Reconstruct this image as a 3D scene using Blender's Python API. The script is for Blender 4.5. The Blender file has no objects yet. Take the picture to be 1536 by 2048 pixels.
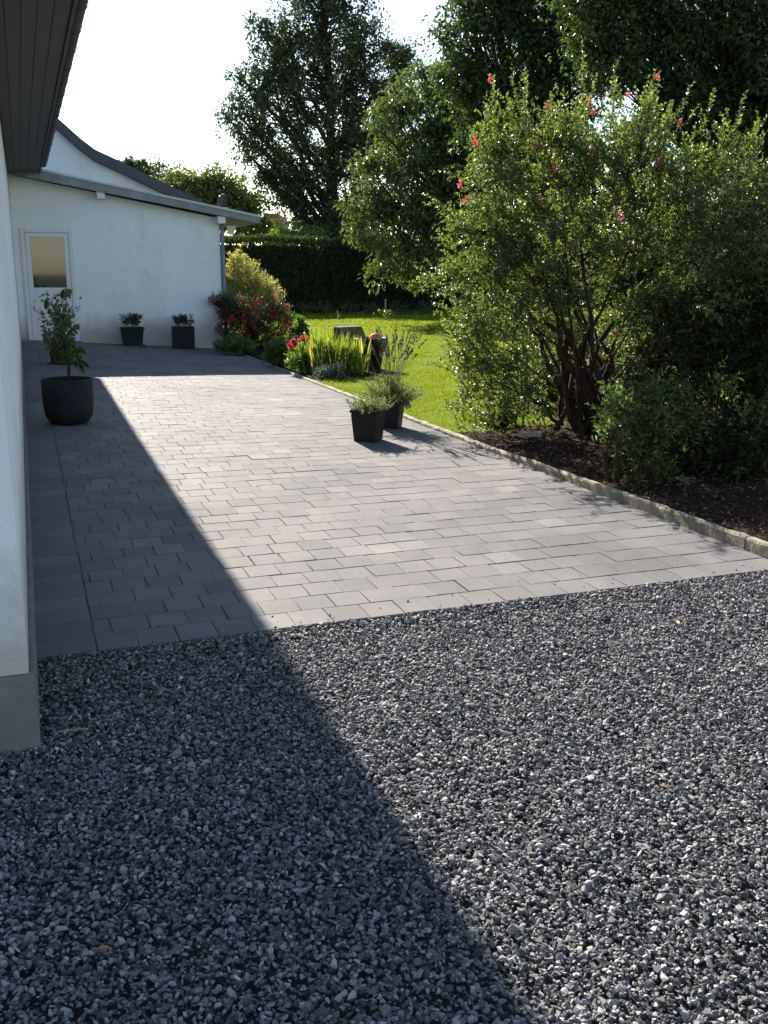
import bpy, bmesh, math
import numpy as np
from mathutils import Vector, noise as mnoise

R = math.radians
rng = np.random.default_rng(11)
scene = bpy.context.scene
col = scene.collection

# ------------------------------------------------------------------ camera, sky, sun, exposure
CAM_H, PITCH, FPX = 1.6, R(13.7), 1990.0
cam_data = bpy.data.cameras.new('camera')
cam = bpy.data.objects.new('camera', cam_data)
col.objects.link(cam)
cam.location = (0, 0, CAM_H)
cam.rotation_euler = (R(90) - PITCH, 0, 0)
cam_data.sensor_fit = 'VERTICAL'
cam_data.sensor_height = 24
cam_data.lens = 24 * FPX / 2048
cam_data.clip_start = 0.05
cam_data.clip_end = 2000
scene.camera = cam

SUN_AZ, SUN_EL = R(-22.6), R(29.0)          # azimuth from +Y, negative to the left
world = bpy.data.worlds.new('World')
scene.world = world
world.use_nodes = True
wn = world.node_tree.nodes
wn.clear()
sky = wn.new('ShaderNodeTexSky')
sky.sky_type = 'NISHITA'
sky.sun_disc = False
sky.sun_elevation = SUN_EL
sky.sun_rotation = SUN_AZ
sky.dust_density = 0.35
sky.air_density = 1.0
bg = wn.new('ShaderNodeBackground')
bg.inputs['Strength'].default_value = 0.075
wo = wn.new('ShaderNodeOutputWorld')
world.node_tree.links.new(sky.outputs[0], bg.inputs[0])
world.node_tree.links.new(bg.outputs[0], wo.inputs[0])

sun_data = bpy.data.lights.new('sun', 'SUN')
sun_data.energy = 5.0
sun_data.angle = R(0.5)
sun_data.color = (1.0, 0.93, 0.83)
sun = bpy.data.objects.new('sun', sun_data)
col.objects.link(sun)
to_sun = Vector((math.sin(SUN_AZ) * math.cos(SUN_EL), math.cos(SUN_AZ) * math.cos(SUN_EL), math.sin(SUN_EL)))
sun.rotation_euler = to_sun.to_track_quat('Z', 'Y').to_euler()
sun.location = (-8, 20, 12)

scene.view_settings.view_transform = 'Standard'
scene.view_settings.look = 'None'
scene.view_settings.gamma = 1
scene.view_settings.exposure = 1.75
scene.cycles.max_bounces = 7
scene.cycles.transparent_max_bounces = 4
scene.cycles.transmission_bounces = 4
scene.cycles.sample_clamp_indirect = 6

# ------------------------------------------------------------------ frame of the yard: l runs along the house, c across
LV = np.array([-0.335, 0.942]); CV = np.array([0.942, 0.335])
ROTZ = math.atan2(0.335, 0.942)             # local x = across, local y = along

def W(c, l, z=0.0):
    p = LV * l + CV * c
    return np.array([p[0], p[1], z])

def LC(x, y):
    q = np.array([x, y]); return float(q @ LV), float(q @ CV)

def gz(l, c):
    t = np.clip((l - 5) / 16.0, 0, 1); t = t * t * (3 - 2 * t)
    return 0.072 * t * np.clip(3.88 - c, 0, 6)

_c, _s = math.cos(PITCH), math.sin(PITCH)
def ray(x, y):
    u = (x - 768) / FPX; v = -(y - 1024) / FPX
    return np.array([u, _c + v * _s, -_s + v * _c])
def at(x, y, Y):                            # the point seen at a pixel of the photo, Y metres ahead
    r = ray(x, y); t = Y / r[1]
    return np.array([r[0] * t, Y, CAM_H + r[2] * t])
def at_l(x, y, l):                          # the same on the plane l metres along the house
    r = ray(x, y); t = l / (r[:2] @ LV)
    return np.array([r[0] * t, r[1] * t, CAM_H + r[2] * t])
def m_per_px(Y): return Y / FPX * 1.02

# ------------------------------------------------------------------ object helpers
def tag(o, label=None, cat=None, group=None, kind=None):
    if label: o['label'] = label
    if cat: o['category'] = cat
    if group: o['group'] = group
    if kind: o['kind'] = kind
    return o

def thing(name, label, cat, loc=(0, 0, 0), rotz=0.0, group=None):
    o = bpy.data.objects.new(name, None)
    o.empty_display_size = 0.1
    o.location = loc; o.rotation_euler = (0, 0, rotz)
    col.objects.link(o)
    return tag(o, label, cat, group)

def np_mesh(name, verts, faces, mat, parent=None, smooth=False, loc=None):
    """faces: list of integer arrays, each (n, k)"""
    me = bpy.data.meshes.new(name)
    verts = np.asarray(verts, dtype=np.float32)
    if loc is not None: verts = verts - np.asarray(loc, dtype=np.float32)
    me.vertices.add(len(verts)); me.vertices.foreach_set('co', verts.ravel())
    li = np.concatenate([f.ravel() for f in faces]).astype(np.int32)
    tot = np.concatenate([np.full(len(f), f.shape[1]) for f in faces]).astype(np.int32)
    st = np.concatenate([[0], np.cumsum(tot)[:-1]]).astype(np.int32)
    me.loops.add(len(li)); me.loops.foreach_set('vertex_index', li)
    me.polygons.add(len(tot)); me.polygons.foreach_set('loop_start', st)
    try: me.polygons.foreach_set('loop_total', tot)
    except Exception: pass
    me.polygons.foreach_set('use_smooth', np.full(len(tot), smooth))
    me.update(calc_edges=True); me.validate()
    me.materials.append(mat)
    o = bpy.data.objects.new(name, me)
    col.objects.link(o)
    if loc is not None and parent is None: o.location = loc
    if parent is not None: o.parent = parent
    return o

def bm_obj(name, bm, mat, parent=None, smooth=False, loc=None, rotz=0.0):
    bmesh.ops.recalc_face_normals(bm, faces=bm.faces)
    me = bpy.data.meshes.new(name)
    bm.to_mesh(me); bm.free()
    for p in me.polygons: p.use_smooth = smooth
    me.materials.append(mat)
    o = bpy.data.objects.new(name, me)
    col.objects.link(o)
    if loc is not None: o.location = loc
    o.rotation_euler = (0, 0, rotz)
    if parent is not None: o.parent = parent
    return o

def box(bm, x0, x1, y0, y1, z0, z1, bev=0.0):
    t = bmesh.new()
    v = [t.verts.new((x, y, z)) for z in (z0, z1) for y in (y0, y1) for x in (x0, x1)]
    for q in ((0, 2, 3, 1), (4, 5, 7, 6), (0, 1, 5, 4), (2, 6, 7, 3), (0, 4, 6, 2), (1, 3, 7, 5)):
        t.faces.new([v[i] for i in q])
    if bev > 0:
        bmesh.ops.bevel(t, geom=list(t.edges), offset=bev, segments=2, affect='EDGES', profile=0.6)
    merge(bm, t)

def merge(bm, t):
    t.verts.index_update()
    m = [bm.verts.new(v.co) for v in t.verts]
    for f in t.faces:
        try: bm.faces.new([m[v.index] for v in f.verts])
        except ValueError: pass
    t.free()

def prism(bm, pts, axis, a0, a1):
    """polygon of (u, v) pairs swept along axis ('x','y','z')"""
    def mk(u, v, a):
        return {'x': (a, u, v), 'y': (u, a, v), 'z': (u, v, a)}[axis]
    A = [bm.verts.new(mk(u, v, a0)) for u, v in pts]
    B = [bm.verts.new(mk(u, v, a1)) for u, v in pts]
    n = len(pts)
    bm.faces.new(A); bm.faces.new(B[::-1])
    for i in range(n):
        bm.faces.new((A[i], B[i], B[(i + 1) % n], A[(i + 1) % n]))

def lathe(bm, prof, seg=32, cx=0, cy=0):
    rings = []
    for r, z in prof:
        if r < 1e-5: rings.append([bm.verts.new((cx, cy, z))])
        else: rings.append([bm.verts.new((cx + r * math.cos(2 * math.pi * i / seg), cy + r * math.sin(2 * math.pi * i / seg), z)) for i in range(seg)])
    for a, b in zip(rings[:-1], rings[1:]):
        for i in range(seg):
            j = (i + 1) % seg
            if len(a) == 1 and len(b) == 1: continue
            if len(a) == 1: bm.faces.new((a[0], b[i], b[j]))
            elif len(b) == 1: bm.faces.new((a[i], b[0], a[j]))
            else: bm.faces.new((a[i], b[i], b[j], a[j]))

class Tubes:
    """collects tapered bars into one mesh"""
    def __init__(self): self.v = []; self.f = []; self.n = 0
    def add(self, pts, rad, sides=6):
        pts = np.asarray(pts, float); k = len(pts)
        rad = np.broadcast_to(np.asarray(rad, float), (k,))
        d = np.gradient(pts, axis=0); d /= np.linalg.norm(d, axis=1)[:, None] + 1e-9
        ref = np.array([0.31, 0.95, 0.05]) if abs(d[0, 2]) > 0.8 else np.array([0, 0, 1.0])
        x = np.cross(d, ref); x /= np.linalg.norm(x, axis=1)[:, None] + 1e-9
        y = np.cross(d, x)
        a = np.linspace(0, 2 * np.pi, sides, endpoint=False)
        ring = (pts[:, None, :] + rad[:, None, None] * (np.cos(a)[None, :, None] * x[:, None, :] + np.sin(a)[None, :, None] * y[:, None, :]))
        self.v.append(ring.reshape(-1, 3))
        i = np.arange(k - 1)[:, None] * sides + np.arange(sides)[None, :]
        j = np.arange(k - 1)[:, None] * sides + (np.arange(sides)[None, :] + 1) % sides
        self.f.append(np.stack([i, j, j + sides, i + sides], -1).reshape(-1, 4) + self.n)
        self.n += k * sides
    def build(self, name, mat, parent=None, loc=None):
        return np_mesh(name, np.concatenate(self.v), [np.concatenate(self.f)], mat, parent, True, loc)

def curve(a, b, sag=0.0, n=6, wob=0.0):
    a = np.asarray(a, float); b = np.asarray(b, float)
    t = np.linspace(0, 1, n)[:, None]
    p = a + (b - a) * t
    p[:, 2] += sag * np.sin(np.pi * t[:, 0])
    if wob: p[1:-1] += rng.normal(0, wob, (n - 2, 3))
    return p

def unit(v): return v / (np.linalg.norm(v, axis=-1, keepdims=True) + 1e-9)

LEAF = (np.array([[0, 0, 0], [0, 1, 0], [-0.5, 0.42, 0.12], [0.5, 0.42, 0.12]]), np.array([[0, 3, 1], [0, 1, 2]]))
LEAF_BIG = (np.array([[0, 0, 0], [0, .35, -.02], [0, .7, -.03], [0, 1, -.12],
                      [-.40, .25, .10], [-.5, .55, .09], [-.26, .82, .0],
                      [.40, .25, .10], [.5, .55, .09], [.26, .82, .0]]),
            np.array([[0, 1, 4], [1, 2, 5], [1, 5, 4], [2, 3, 6], [2, 6, 5], [0, 7, 1], [1, 8, 2], [1, 7, 8], [2, 9, 3], [2, 8, 9]]))
BLADE = (np.array([[-.5, 0, 0], [.5, 0, 0], [0, 1, 0.0]]), np.array([[0, 1, 2]]))
SWORD = (np.array([[-.5, 0, 0], [.5, 0, 0], [-.5, .45, .02], [.5, .45, .02], [-.38, .78, -.01], [.38, .78, -.01], [0, 1, -.05]]),
         np.array([[0, 1, 3], [0, 3, 2], [2, 3, 5], [2, 5, 4], [4, 5, 6]]))

class Leaves:
    def __init__(self): self.v = []; self.f = []; self.n = 0
    def add(self, pos, direc, length, width, tmpl=LEAF, up=0.6, normal=None):
        """leaf bases, pointing directions, lengths; up: how strongly faces look at the sky"""
        pos = np.asarray(pos, float); n = len(pos)
        d = unit(np.asarray(direc, float))
        length = np.broadcast_to(np.asarray(length, float), (n,)); width = np.broadcast_to(np.asarray(width, float), (n,))
        nrm = rng.normal(0, 1, (n, 3)); nrm = unit(nrm) * (1 - up) + np.array([0, 0, 1.0]) * up
        if normal is not None: nrm = unit(normal)
        x = unit(np.cross(d, nrm)); z = np.cross(x, d)
        tv, tf = tmpl
        v = pos[:, None, :] + tv[None, :, 0:1] * width[:, None, None] * x[:, None, :] + tv[None, :, 1:2] * length[:, None, None] * d[:, None, :] + tv[None, :, 2:3] * length[:, None, None] * z[:, None, :]
        k = len(tv)
        self.v.append(v.reshape(-1, 3))
        self.f.append((tf[None] + (np.arange(n) * k)[:, None, None]).reshape(-1, 3) + self.n)
        self.n += n * k
    def build(self, name, mat, parent=None, loc=None):
        return np_mesh(name, np.concatenate(self.v), [np.concatenate(self.f)], mat, parent, False, loc)

# ------------------------------------------------------------------ materials
def new_mat(name):
    m = bpy.data.materials.new(name); m.use_nodes = True
    nt = m.node_tree; nt.nodes.clear()
    out = nt.nodes.new('ShaderNodeOutputMaterial')
    return m, nt, out
def ramp(nt, fac, stops, interp='LINEAR'):
    r = nt.nodes.new('ShaderNodeValToRGB'); r.color_ramp.interpolation = interp
    e = r.color_ramp.elements
    while len(e) < len(stops): e.new(0.5)
    for el, (p, c) in zip(e, stops): el.position = p; el.color = (*c, 1)
    nt.links.new(fac, r.inputs[0]); return r.outputs[0]
def tex_noise(nt, scale, detail=4, rough=0.6, obj=True, vec=None):
    n = nt.nodes.new('ShaderNodeTexNoise'); n.inputs['Scale'].default_value = scale
    n.inputs['Detail'].default_value = detail; n.inputs['Roughness'].default_value = rough
    if vec is None:
        tc = nt.nodes.new('ShaderNodeTexCoord'); vec = tc.outputs['Object']
    nt.links.new(vec, n.inputs['Vector']); return n.outputs['Fac']
def mixc(nt, a, b, fac, mode='MIX'):
    m = nt.nodes.new('ShaderNodeMix'); m.data_type = 'RGBA'; m.blend_type = mode
    for s, i in ((fac, 0), (a, 6), (b, 7)):
        if hasattr(s, 'is_linked') or hasattr(s, 'links'): nt.links.new(s, m.inputs[i])
        elif i == 0: m.inputs[0].default_value = s
        else: m.inputs[i].default_value = (*s, 1)
    return m.outputs[2]
def island(nt): return nt.nodes.new('ShaderNodeNewGeometry').outputs['Random Per Island']

def leaf_mat(name, stops, trans=0.4, rough=0.4, tcol=None, spec=0.5):
    m, nt, out = new_mat(name)
    c = ramp(nt, island(nt), stops)
    p = nt.nodes.new('ShaderNodeBsdfPrincipled'); p.inputs['Roughness'].default_value = rough
    p.inputs['Specular IOR Level'].default_value = spec
    nt.links.new(c, p.inputs['Base Color'])
    t = nt.nodes.new('ShaderNodeBsdfTranslucent')
    tc = mixc(nt, c, tcol or (1.9, 2.0, 0.8), 1.0, 'MULTIPLY')
    nt.links.new(tc, t.inputs['Color'])
    mx = nt.nodes.new('ShaderNodeMixShader'); mx.inputs[0].default_value = trans
    nt.links.new(p.outputs[0], mx.inputs[1]); nt.links.new(t.outputs[0], mx.inputs[2])
    nt.links.new(mx.outputs[0], out.inputs[0]); return m

def solid_mat(name, stops, scale=8, rough=0.7, bump=0.0, bscale=60, metal=0.0, spec=0.5, detail=5):
    m, nt, out = new_mat(name)
    p = nt.nodes.new('ShaderNodeBsdfPrincipled')
    p.inputs['Roughness'].default_value = rough; p.inputs['Metallic'].default_value = metal
    p.inputs['Specular IOR Level'].default_value = spec
    if len(stops) == 1: p.inputs['Base Color'].default_value = (*stops[0][1], 1)
    else: nt.links.new(ramp(nt, tex_noise(nt, scale, detail), stops), p.inputs['Base Color'])
    if bump:
        b = nt.nodes.new('ShaderNodeBump'); b.inputs['Strength'].default_value = bump; b.inputs['Distance'].default_value = 0.01
        nt.links.new(tex_noise(nt, bscale, 6), b.inputs['Height']); nt.links.new(b.outputs[0], p.inputs['Normal'])
    nt.links.new(p.outputs[0], out.inputs[0]); return m

M = {}
# paving: charcoal concrete, each stone a shade of its own, dusty patches and pale scuffs
def paving_mat():
    m, nt, out = new_mat('charcoal_paving')
    p = nt.nodes.new('ShaderNodeBsdfPrincipled')
    base = ramp(nt, island(nt), [(0.0, (.140, .135, .134)), (.5, (.157, .150, .148)), (.94, (.172, .164, .16)), (.96, (.185, .178, .172)), (1, (.20, .193, .185))])
    c2 = ramp(nt, tex_noise(nt, 1.1, 5, .65), [(.3, (.82, .82, .83)), (.7, (1.18, 1.17, 1.15))])
    c = mixc(nt, base, c2, 1.0, 'MULTIPLY')
    g = ramp(nt, tex_noise(nt, 220, 3, .7), [(.3, (.72, .72, .72)), (.7, (1.25, 1.25, 1.25))])
    c = mixc(nt, c, g, 1.0, 'MULTIPLY')
    sc = ramp(nt, tex_noise(nt, 5.5, 8, .75), [(.60, (0, 0, 0)), (.76, (.6, .6, .6))])
    c = mixc(nt, c, (.27, .265, .255), sc)
    d2 = ramp(nt, tex_noise(nt, .35, 7, .7), [(.35, (.84, .84, .85)), (.65, (1.1, 1.09, 1.07))])
    c = mixc(nt, c, d2, 1.0, 'MULTIPLY')
    sp = ramp(nt, tex_noise(nt, 24, 4, .7), [(.30, (.72, .72, .72)), (.38, (1, 1, 1))])
    c = mixc(nt, c, sp, 1.0, 'MULTIPLY')
    nt.links.new(c, p.inputs['Base Color'])
    p.inputs['Roughness'].default_value = 0.76; p.inputs['Specular IOR Level'].default_value = 0.055
    b = nt.nodes.new('ShaderNodeBump'); b.inputs['Strength'].default_value = .35; b.inputs['Distance'].default_value = .004
    nt.links.new(tex_noise(nt, 150, 5, .75), b.inputs['Height']); nt.links.new(b.outputs[0], p.inputs['Normal'])
    nt.links.new(p.outputs[0], out.inputs[0]); return m
M['paving'] = paving_mat()
def gravel_mat():
    m, nt, out = new_mat('slate_gravel')
    p = nt.nodes.new('ShaderNodeBsdfPrincipled')
    base = ramp(nt, island(nt), [(0, (.056, .052, .051)), (.35, (.115, .107, .104)), (.8, (.235, .221, .216)), (.985, (.34, .325, .317)), (.989, (.26, .17, .12)), (.992, (.40, .40, .39)), (1, (.55, .55, .53))])
    g = ramp(nt, tex_noise(nt, 190, 4, .7), [(.3, (.7, .7, .7)), (.7, (1.3, 1.3, 1.3))])
    nt.links.new(mixc(nt, base, g, 1.0, 'MULTIPLY'), p.inputs['Base Color'])
    p.inputs['Roughness'].default_value = .72; p.inputs['Specular IOR Level'].default_value = .22
    nt.links.new(p.outputs[0], out.inputs[0]); return m
M['gravel'] = gravel_mat()
M['gravel_bed'] = solid_mat('gravel_bed', [(.35, (.012, .013, .015)), (.65, (.05, .052, .058))], 90, .9, .8, 120)
M['earth'] = solid_mat('earth', [(.3, (.03, .05, .015)), (.7, (.06, .08, .025))], 2, .95, .3, 20)
M['soil'] = solid_mat('soil', [(.3, (.014, .009, .006)), (.7, (.042, .026, .017))], 14, .95, .8, 45, spec=.05)
M['turf'] = solid_mat('turf', [(.3, (.07, .105, .014)), (.7, (.12, .155, .022))], 6, .95, .6, 60, spec=.05)
M['joint'] = solid_mat('joint_sand', [(.3, (.03, .029, .027)), (.55, (.07, .066, .06)), (.72, (.05, .055, .03))], 3, .95, spec=.05)
M['grass'] = leaf_mat('grass_blades', [(0, (.075, .115, .012)), (.5, (.115, .165, .018)), (.9, (.16, .20, .026)), (1, (.24, .23, .07))], .5, .6, (1.7, 1.6, .5), spec=.15)
M['kerb'] = solid_mat('weathered_concrete', [(.28, (.06, .06, .035)), (.45, (.20, .17, .115)), (.75, (.33, .285, .205))], 9, .9, .8, 45, detail=8)
def render_mat():
    m, nt, out = new_mat('white_render')
    p = nt.nodes.new('ShaderNodeBsdfPrincipled'); p.inputs['Roughness'].default_value = .9
    tc = nt.nodes.new('ShaderNodeTexCoord')
    sep = nt.nodes.new('ShaderNodeSeparateXYZ'); nt.links.new(tc.outputs['Object'], sep.inputs[0])
    n1 = ramp(nt, tex_noise(nt, .9, 6, .6), [(.35, (.86, .87, .86)), (.7, (.76, .775, .76))])
    # splash dirt of the lowest half metre, ragged upper limit
    add = nt.nodes.new('ShaderNodeMath'); add.operation = 'MULTIPLY_ADD'
    nt.links.new(tex_noise(nt, 3.5, 6, .7), add.inputs[0]); add.inputs[1].default_value = -.75
    nt.links.new(sep.outputs['Z'], add.inputs[2])
    d = ramp(nt, add.outputs[0], [(.0, (.75, .75, .75)), (.36, (0, 0, 0))])
    c = mixc(nt, n1, (.42, .36, .29), d)
    st = ramp(nt, tex_noise(nt, 2.4, 8, .7), [(.56, (0, 0, 0)), (.76, (.45, .45, .45))])
    c = mixc(nt, c, (.45, .47, .44), st)
    mp = nt.nodes.new('ShaderNodeMapping'); mp.inputs['Scale'].default_value = (5, 5, .35); nt.links.new(tc.outputs['Object'], mp.inputs[0])
    sk = ramp(nt, tex_noise(nt, 1.0, 7, .7, vec=mp.outputs[0]), [(.5, (1, 1, 1)), (.78, (.90, .90, .88))])
    c = mixc(nt, c, sk, 1.0, 'MULTIPLY')
    nt.links.new(c, p.inputs['Base Color'])
    b = nt.nodes.new('ShaderNodeBump'); b.inputs['Strength'].default_value = .8; b.inputs['Distance'].default_value = .01
    nt.links.new(tex_noise(nt, 45, 6, .7), b.inputs['Height']); nt.links.new(b.outputs[0], p.inputs['Normal'])
    nt.links.new(p.outputs[0], out.inputs[0]); return m
M['render'] = render_mat()
M['plinth'] = solid_mat('grey_plinth', [(.3, (.13, .13, .125)), (.7, (.22, .215, .205))], 4, .9, .6, 50, spec=.1)
M['zinc'] = solid_mat('weathered_zinc', [(.3, (.16, .17, .17)), (.7, (.27, .28, .275))], 5, .6, .15, 30, spec=.4)
M['zinc_light'] = solid_mat('pale_zinc', [(.3, (.35, .36, .36)), (.7, (.48, .49, .48))], 7, .5, metal=.3)
M['white'] = solid_mat('white_paint', [(.3, (.66, .67, .66)), (.7, (.76, .76, .75))], 5, .55)
M['slate_roof'] = solid_mat('dark_roof', [(.3, (.05, .05, .06)), (.7, (.09, .088, .095))], 12, .75, .5, 30)
M['soffit'] = solid_mat('brown_soffit', [(.3, (.05, .045, .05)), (.7, (.08, .07, .075))], 4, .7)
M['glass'] = solid_mat('door_glass', [(0, (.012, .016, .014))], rough=.04, spec=.9)
M['dark_metal'] = solid_mat('dark_metal', [(.3, (.03, .03, .033)), (.7, (.06, .06, .062))], 20, .5)
M['black_pot'] = solid_mat('black_plastic', [(.3, (.010, .008, .009)), (.7, (.019, .016, .017))], 12, .55, .12, 80, spec=.22)
M['grey_pot'] = solid_mat('charcoal_pot', [(.3, (.012, .012, .015)), (.7, (.024, .023, .027))], 9, .72, .2, 60, spec=.2)
M['brown_pot'] = solid_mat('brown_pot', [(.3, (.05, .028, .02)), (.7, (.09, .05, .035))], 9, .7, .2, 40)
M['bark'] = solid_mat('bark', [(.3, (.028, .022, .017)), (.7, (.075, .06, .047))], 14, .95, 1.0, 30, spec=.05)
M['red_bark'] = solid_mat('reddish_bark', [(.3, (.024, .014, .010)), (.7, (.075, .042, .03))], 18, .9, .8, 50, spec=.05)
M['stem'] = solid_mat('green_stem', [(.3, (.05, .06, .02)), (.7, (.09, .10, .04))], 20, .8)
M['brick'] = solid_mat('orange_brick', [(.3, (.32, .16, .06)), (.7, (.50, .28, .11))], 6, .9, .4, 20)
M['tile'] = solid_mat('roof_tile', [(.3, (.22, .09, .05)), (.7, (.33, .15, .08))], 6, .9, .4, 20)
M['stone'] = solid_mat('grey_stone', [(.3, (.075, .058, .042)), (.7, (.17, .135, .10))], 10, .9, .7, 35, spec=.1)
M['orange'] = solid_mat('orange_plastic', [(.3, (.68, .10, .03)), (.7, (.78, .14, .035))], 6, .75, spec=.15)
M['wood'] = solid_mat('pale_wood', [(.3, (.25, .2, .15)), (.7, (.42, .35, .27))], 20, .85)
M['dry'] = solid_mat('dry_leaf', [(.3, (.28, .13, .05)), (.7, (.42, .24, .11))], 30, .8)
M['tagmat'] = solid_mat('grey_label', [(.4, (.10, .10, .12)), (.6, (.2, .2, .22))], 20, .35)

M['lf_tall'] = leaf_mat('tall_tree_leaves', [(0, (.025, .038, .018)), (.6, (.045, .064, .026)), (1, (.075, .095, .038))], .28, .35, (1.5,1.7,.9))
M['lf_walnut'] = leaf_mat('walnut_leaves', [(0, (.045, .068, .022)), (.6, (.08, .11, .032)), (1, (.125, .155, .05))], .34, .28, (1.6,1.75,.75), spec=.8)
M['lf_dark'] = leaf_mat('dark_tree_leaves', [(0, (.018, .032, .010)), (.6, (.038, .062, .016)), (1, (.07, .095, .022))], .36, .42)
M['lf_shade'] = leaf_mat('shade_dark_leaves', [(0, (.014, .02, .008)), (.6, (.028, .038, .012)), (1, (.06, .06, .02))], .2, .6, spec=.2)  # deep shade under the flowering shrub is put into this leaf colour
M['lf_pale'] = leaf_mat('pale_tree_leaves', [(0, (.045, .062, .016)), (.6, (.075, .098, .026)), (1, (.12, .13, .04))], .4, .45)
M['lf_hedge'] = leaf_mat('hedge_leaves', [(0, (.014, .026, .008)), (.6, (.028, .05, .013)), (1, (.05, .08, .02))], .3, .5)
M['hedge_core'] = solid_mat('hedge_core', [(.3, (.006, .009, .004)), (.7, (.014, .02, .008))], 6, .95)
M['lf_shrub'] = leaf_mat('small_glossy_leaves', [(0, (.05, .075, .022)), (.55, (.10, .135, .038)), (1, (.175, .205, .07))], .44, .42, (1.7, 1.8, .75), spec=.75)
M['lf_laurel'] = leaf_mat('laurel_leaves', [(0, (.03, .052, .014)), (.6, (.06, .095, .022)), (1, (.12, .16, .035))], .36, .4)
M['lf_yellow'] = leaf_mat('yellow_leaves', [(0, (.22, .22, .05)), (.6, (.36, .35, .11)), (1, (.48, .46, .2))], .45, .5, (1.4, 1.4, .8))
M['lf_fuchsia'] = leaf_mat('fuchsia_leaves', [(0, (.03, .05, .025)), (.6, (.055, .075, .035)), (1, (.10, .09, .06))], .3, .5)
M['lf_green'] = leaf_mat('fresh_leaves', [(0, (.045, .085, .016)), (.6, (.08, .14, .025)), (1, (.13, .19, .05))], .42, .45)
M['lf_iris'] = leaf_mat('sword_leaves', [(0, (.07, .12, .02)), (.6, (.12, .17, .03)), (.85, (.22, .22, .05)), (1, (.36, .27, .07))], .5, .4, (1.7, 1.6, .7))
M['lf_lavender'] = leaf_mat('lavender_leaves', [(0, (.09, .115, .05)), (.6, (.15, .18, .08)), (1, (.23, .25, .13))], .42, .6, (1.5, 1.5, .8))
M['lf_grey'] = leaf_mat('grey_leaves', [(0, (.10, .13, .11)), (1, (.20, .23, .20))], .25, .6, (1.2, 1.3, 1.0))
M['lf_pot'] = leaf_mat('broad_glossy_leaves', [(0, (.02, .045, .012)), (.7, (.04, .075, .018)), (1, (.08, .12, .03))], .3, .35)
M['fl_spike'] = leaf_mat('lavender_spikes', [(0, (.05, .035, .045)), (.6, (.085, .065, .075)), (1, (.13, .11, .10))], .2, .7, (1.2, 1.1, 1.2))
M['fl_red'] = leaf_mat('red_petals', [(0, (.27, .012, .025)), (.6, (.42, .03, .055)), (1, (.56, .12, .15))], .4, .5, (1.3, .9, .9))
M['fl_shrub'] = leaf_mat('pink_red_petals', [(0, (.50, .03, .05)), (.6, (.65, .07, .11)), (1, (.72, .2, .25))], .4, .5, (1.2, .9, .9))
M['mulch'] = leaf_mat('mulch_chips', [(0, (.045, .02, .012)), (.6, (.13, .062, .036)), (.93, (.21, .115, .07)), (1, (.38, .29, .2))], .0, .9, spec=.1)

# ------------------------------------------------------------------ ground, gravel, paving, lawn, beds, kerb
def sheet(name, cl_pts, z, mat):
    bm = bmesh.new()
    bm.faces.new([bm.verts.new(tuple(W(c, l, z))) for c, l in cl_pts])
    return tag(bm_obj(name, bm, mat), kind='structure')
bm = bmesh.new()
bm.faces.new([bm.verts.new(p) for p in ((-500, -300, -.09), (500, -300, -.09), (500, 900, -.09), (-500, 900, -.09))])
tag(bm_obj('ground', bm, M['earth']), kind='structure')
EDGE = 4.22; KERB = 3.88; WALL = -0.08; SHED = 20.7
sheet('gravel_bed', [(-6, -6), (12, -6), (12, EDGE), (-6, EDGE)], -.045, M['gravel_bed'])

def paving():
    v = []; f = []
    def stone(c0, c1, l0, l1):
        dz = rng.normal(0, .0007, 4); t = rng.normal(0, .0008)
        b, g = .0032, .0015
        c0 += g; c1 -= g; l0 += g; l1 -= g
        j = rng.normal(0, .0015, 8)
        outer = [(c0 + j[0], l0 + j[1]), (c1 + j[2], l0 + j[3]), (c1 + j[4], l1 + j[5]), (c0 + j[6], l1 + j[7])]
        inner = [(outer[0][0] + b, outer[0][1] + b), (outer[1][0] - b, outer[1][1] + b), (outer[2][0] - b, outer[2][1] - b), (outer[3][0] + b, outer[3][1] - b)]
        k = len(v)
        for q, (c, l) in enumerate(outer): v.append(W(c, l, gz(l, c) - .06))
        for q, (c, l) in enumerate(outer): v.append(W(c, l, gz(l, c) - .0024 + dz[q] + t))
        for q, (c, l) in enumerate(inner): v.append(W(c, l, gz(l, c) + dz[q] + t))
        for q in range(4):
            n = (q + 1) % 4
            f.append((k + q, k + n, k + 4 + n, k + 4 + q)); f.append((k + 4 + q, k + 4 + n, k + 8 + n, k + 8 + q))
        f.append((k + 8, k + 9, k + 10, k + 11))
    row, ln, cb = .203, .178, .185
    l = EDGE; i = 0
    while l < SHED - .01:
        l1 = min(l + row, SHED)
        off = (0, .5, .12, .62, .3, .8)[i % 6] * ln + rng.uniform(-.03, .03)
        if i == 0: off = 0
        c = cb
        nxt = cb + (ln - off if off > .02 else ln)
        while c < KERB - .005:
            nxt = min(nxt, KERB)
            if KERB - nxt < .05: nxt = KERB
            stone(c, nxt, l, l1); c = nxt; nxt = c + ln + rng.normal(0, .002)
        l = l1; i += 1
    l = EDGE
    while l < SHED - .01:
        l1 = min(l + .2, SHED)
        stone(WALL + .01, cb, l, l1); l = l1
    return tag(np_mesh('paving', np.array(v), [np.array(f)], M['paving']), kind='structure')
paving()
bm = bmesh.new()                                                # sand between the stones
N = 40
g = [[bm.verts.new(tuple(W(WALL + .01 + (KERB - WALL - .01) * a / 10, EDGE + .01 + (SHED - EDGE) * b / N,
      gz(EDGE + .01 + (SHED - EDGE) * b / N, WALL + .01 + (KERB - WALL - .01) * a / 10) - .007))) for a in range(11)] for b in range(N + 1)]
for b in range(N):
    for a in range(10): bm.faces.new((g[b][a], g[b][a + 1], g[b + 1][a + 1], g[b + 1][a]))
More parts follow.
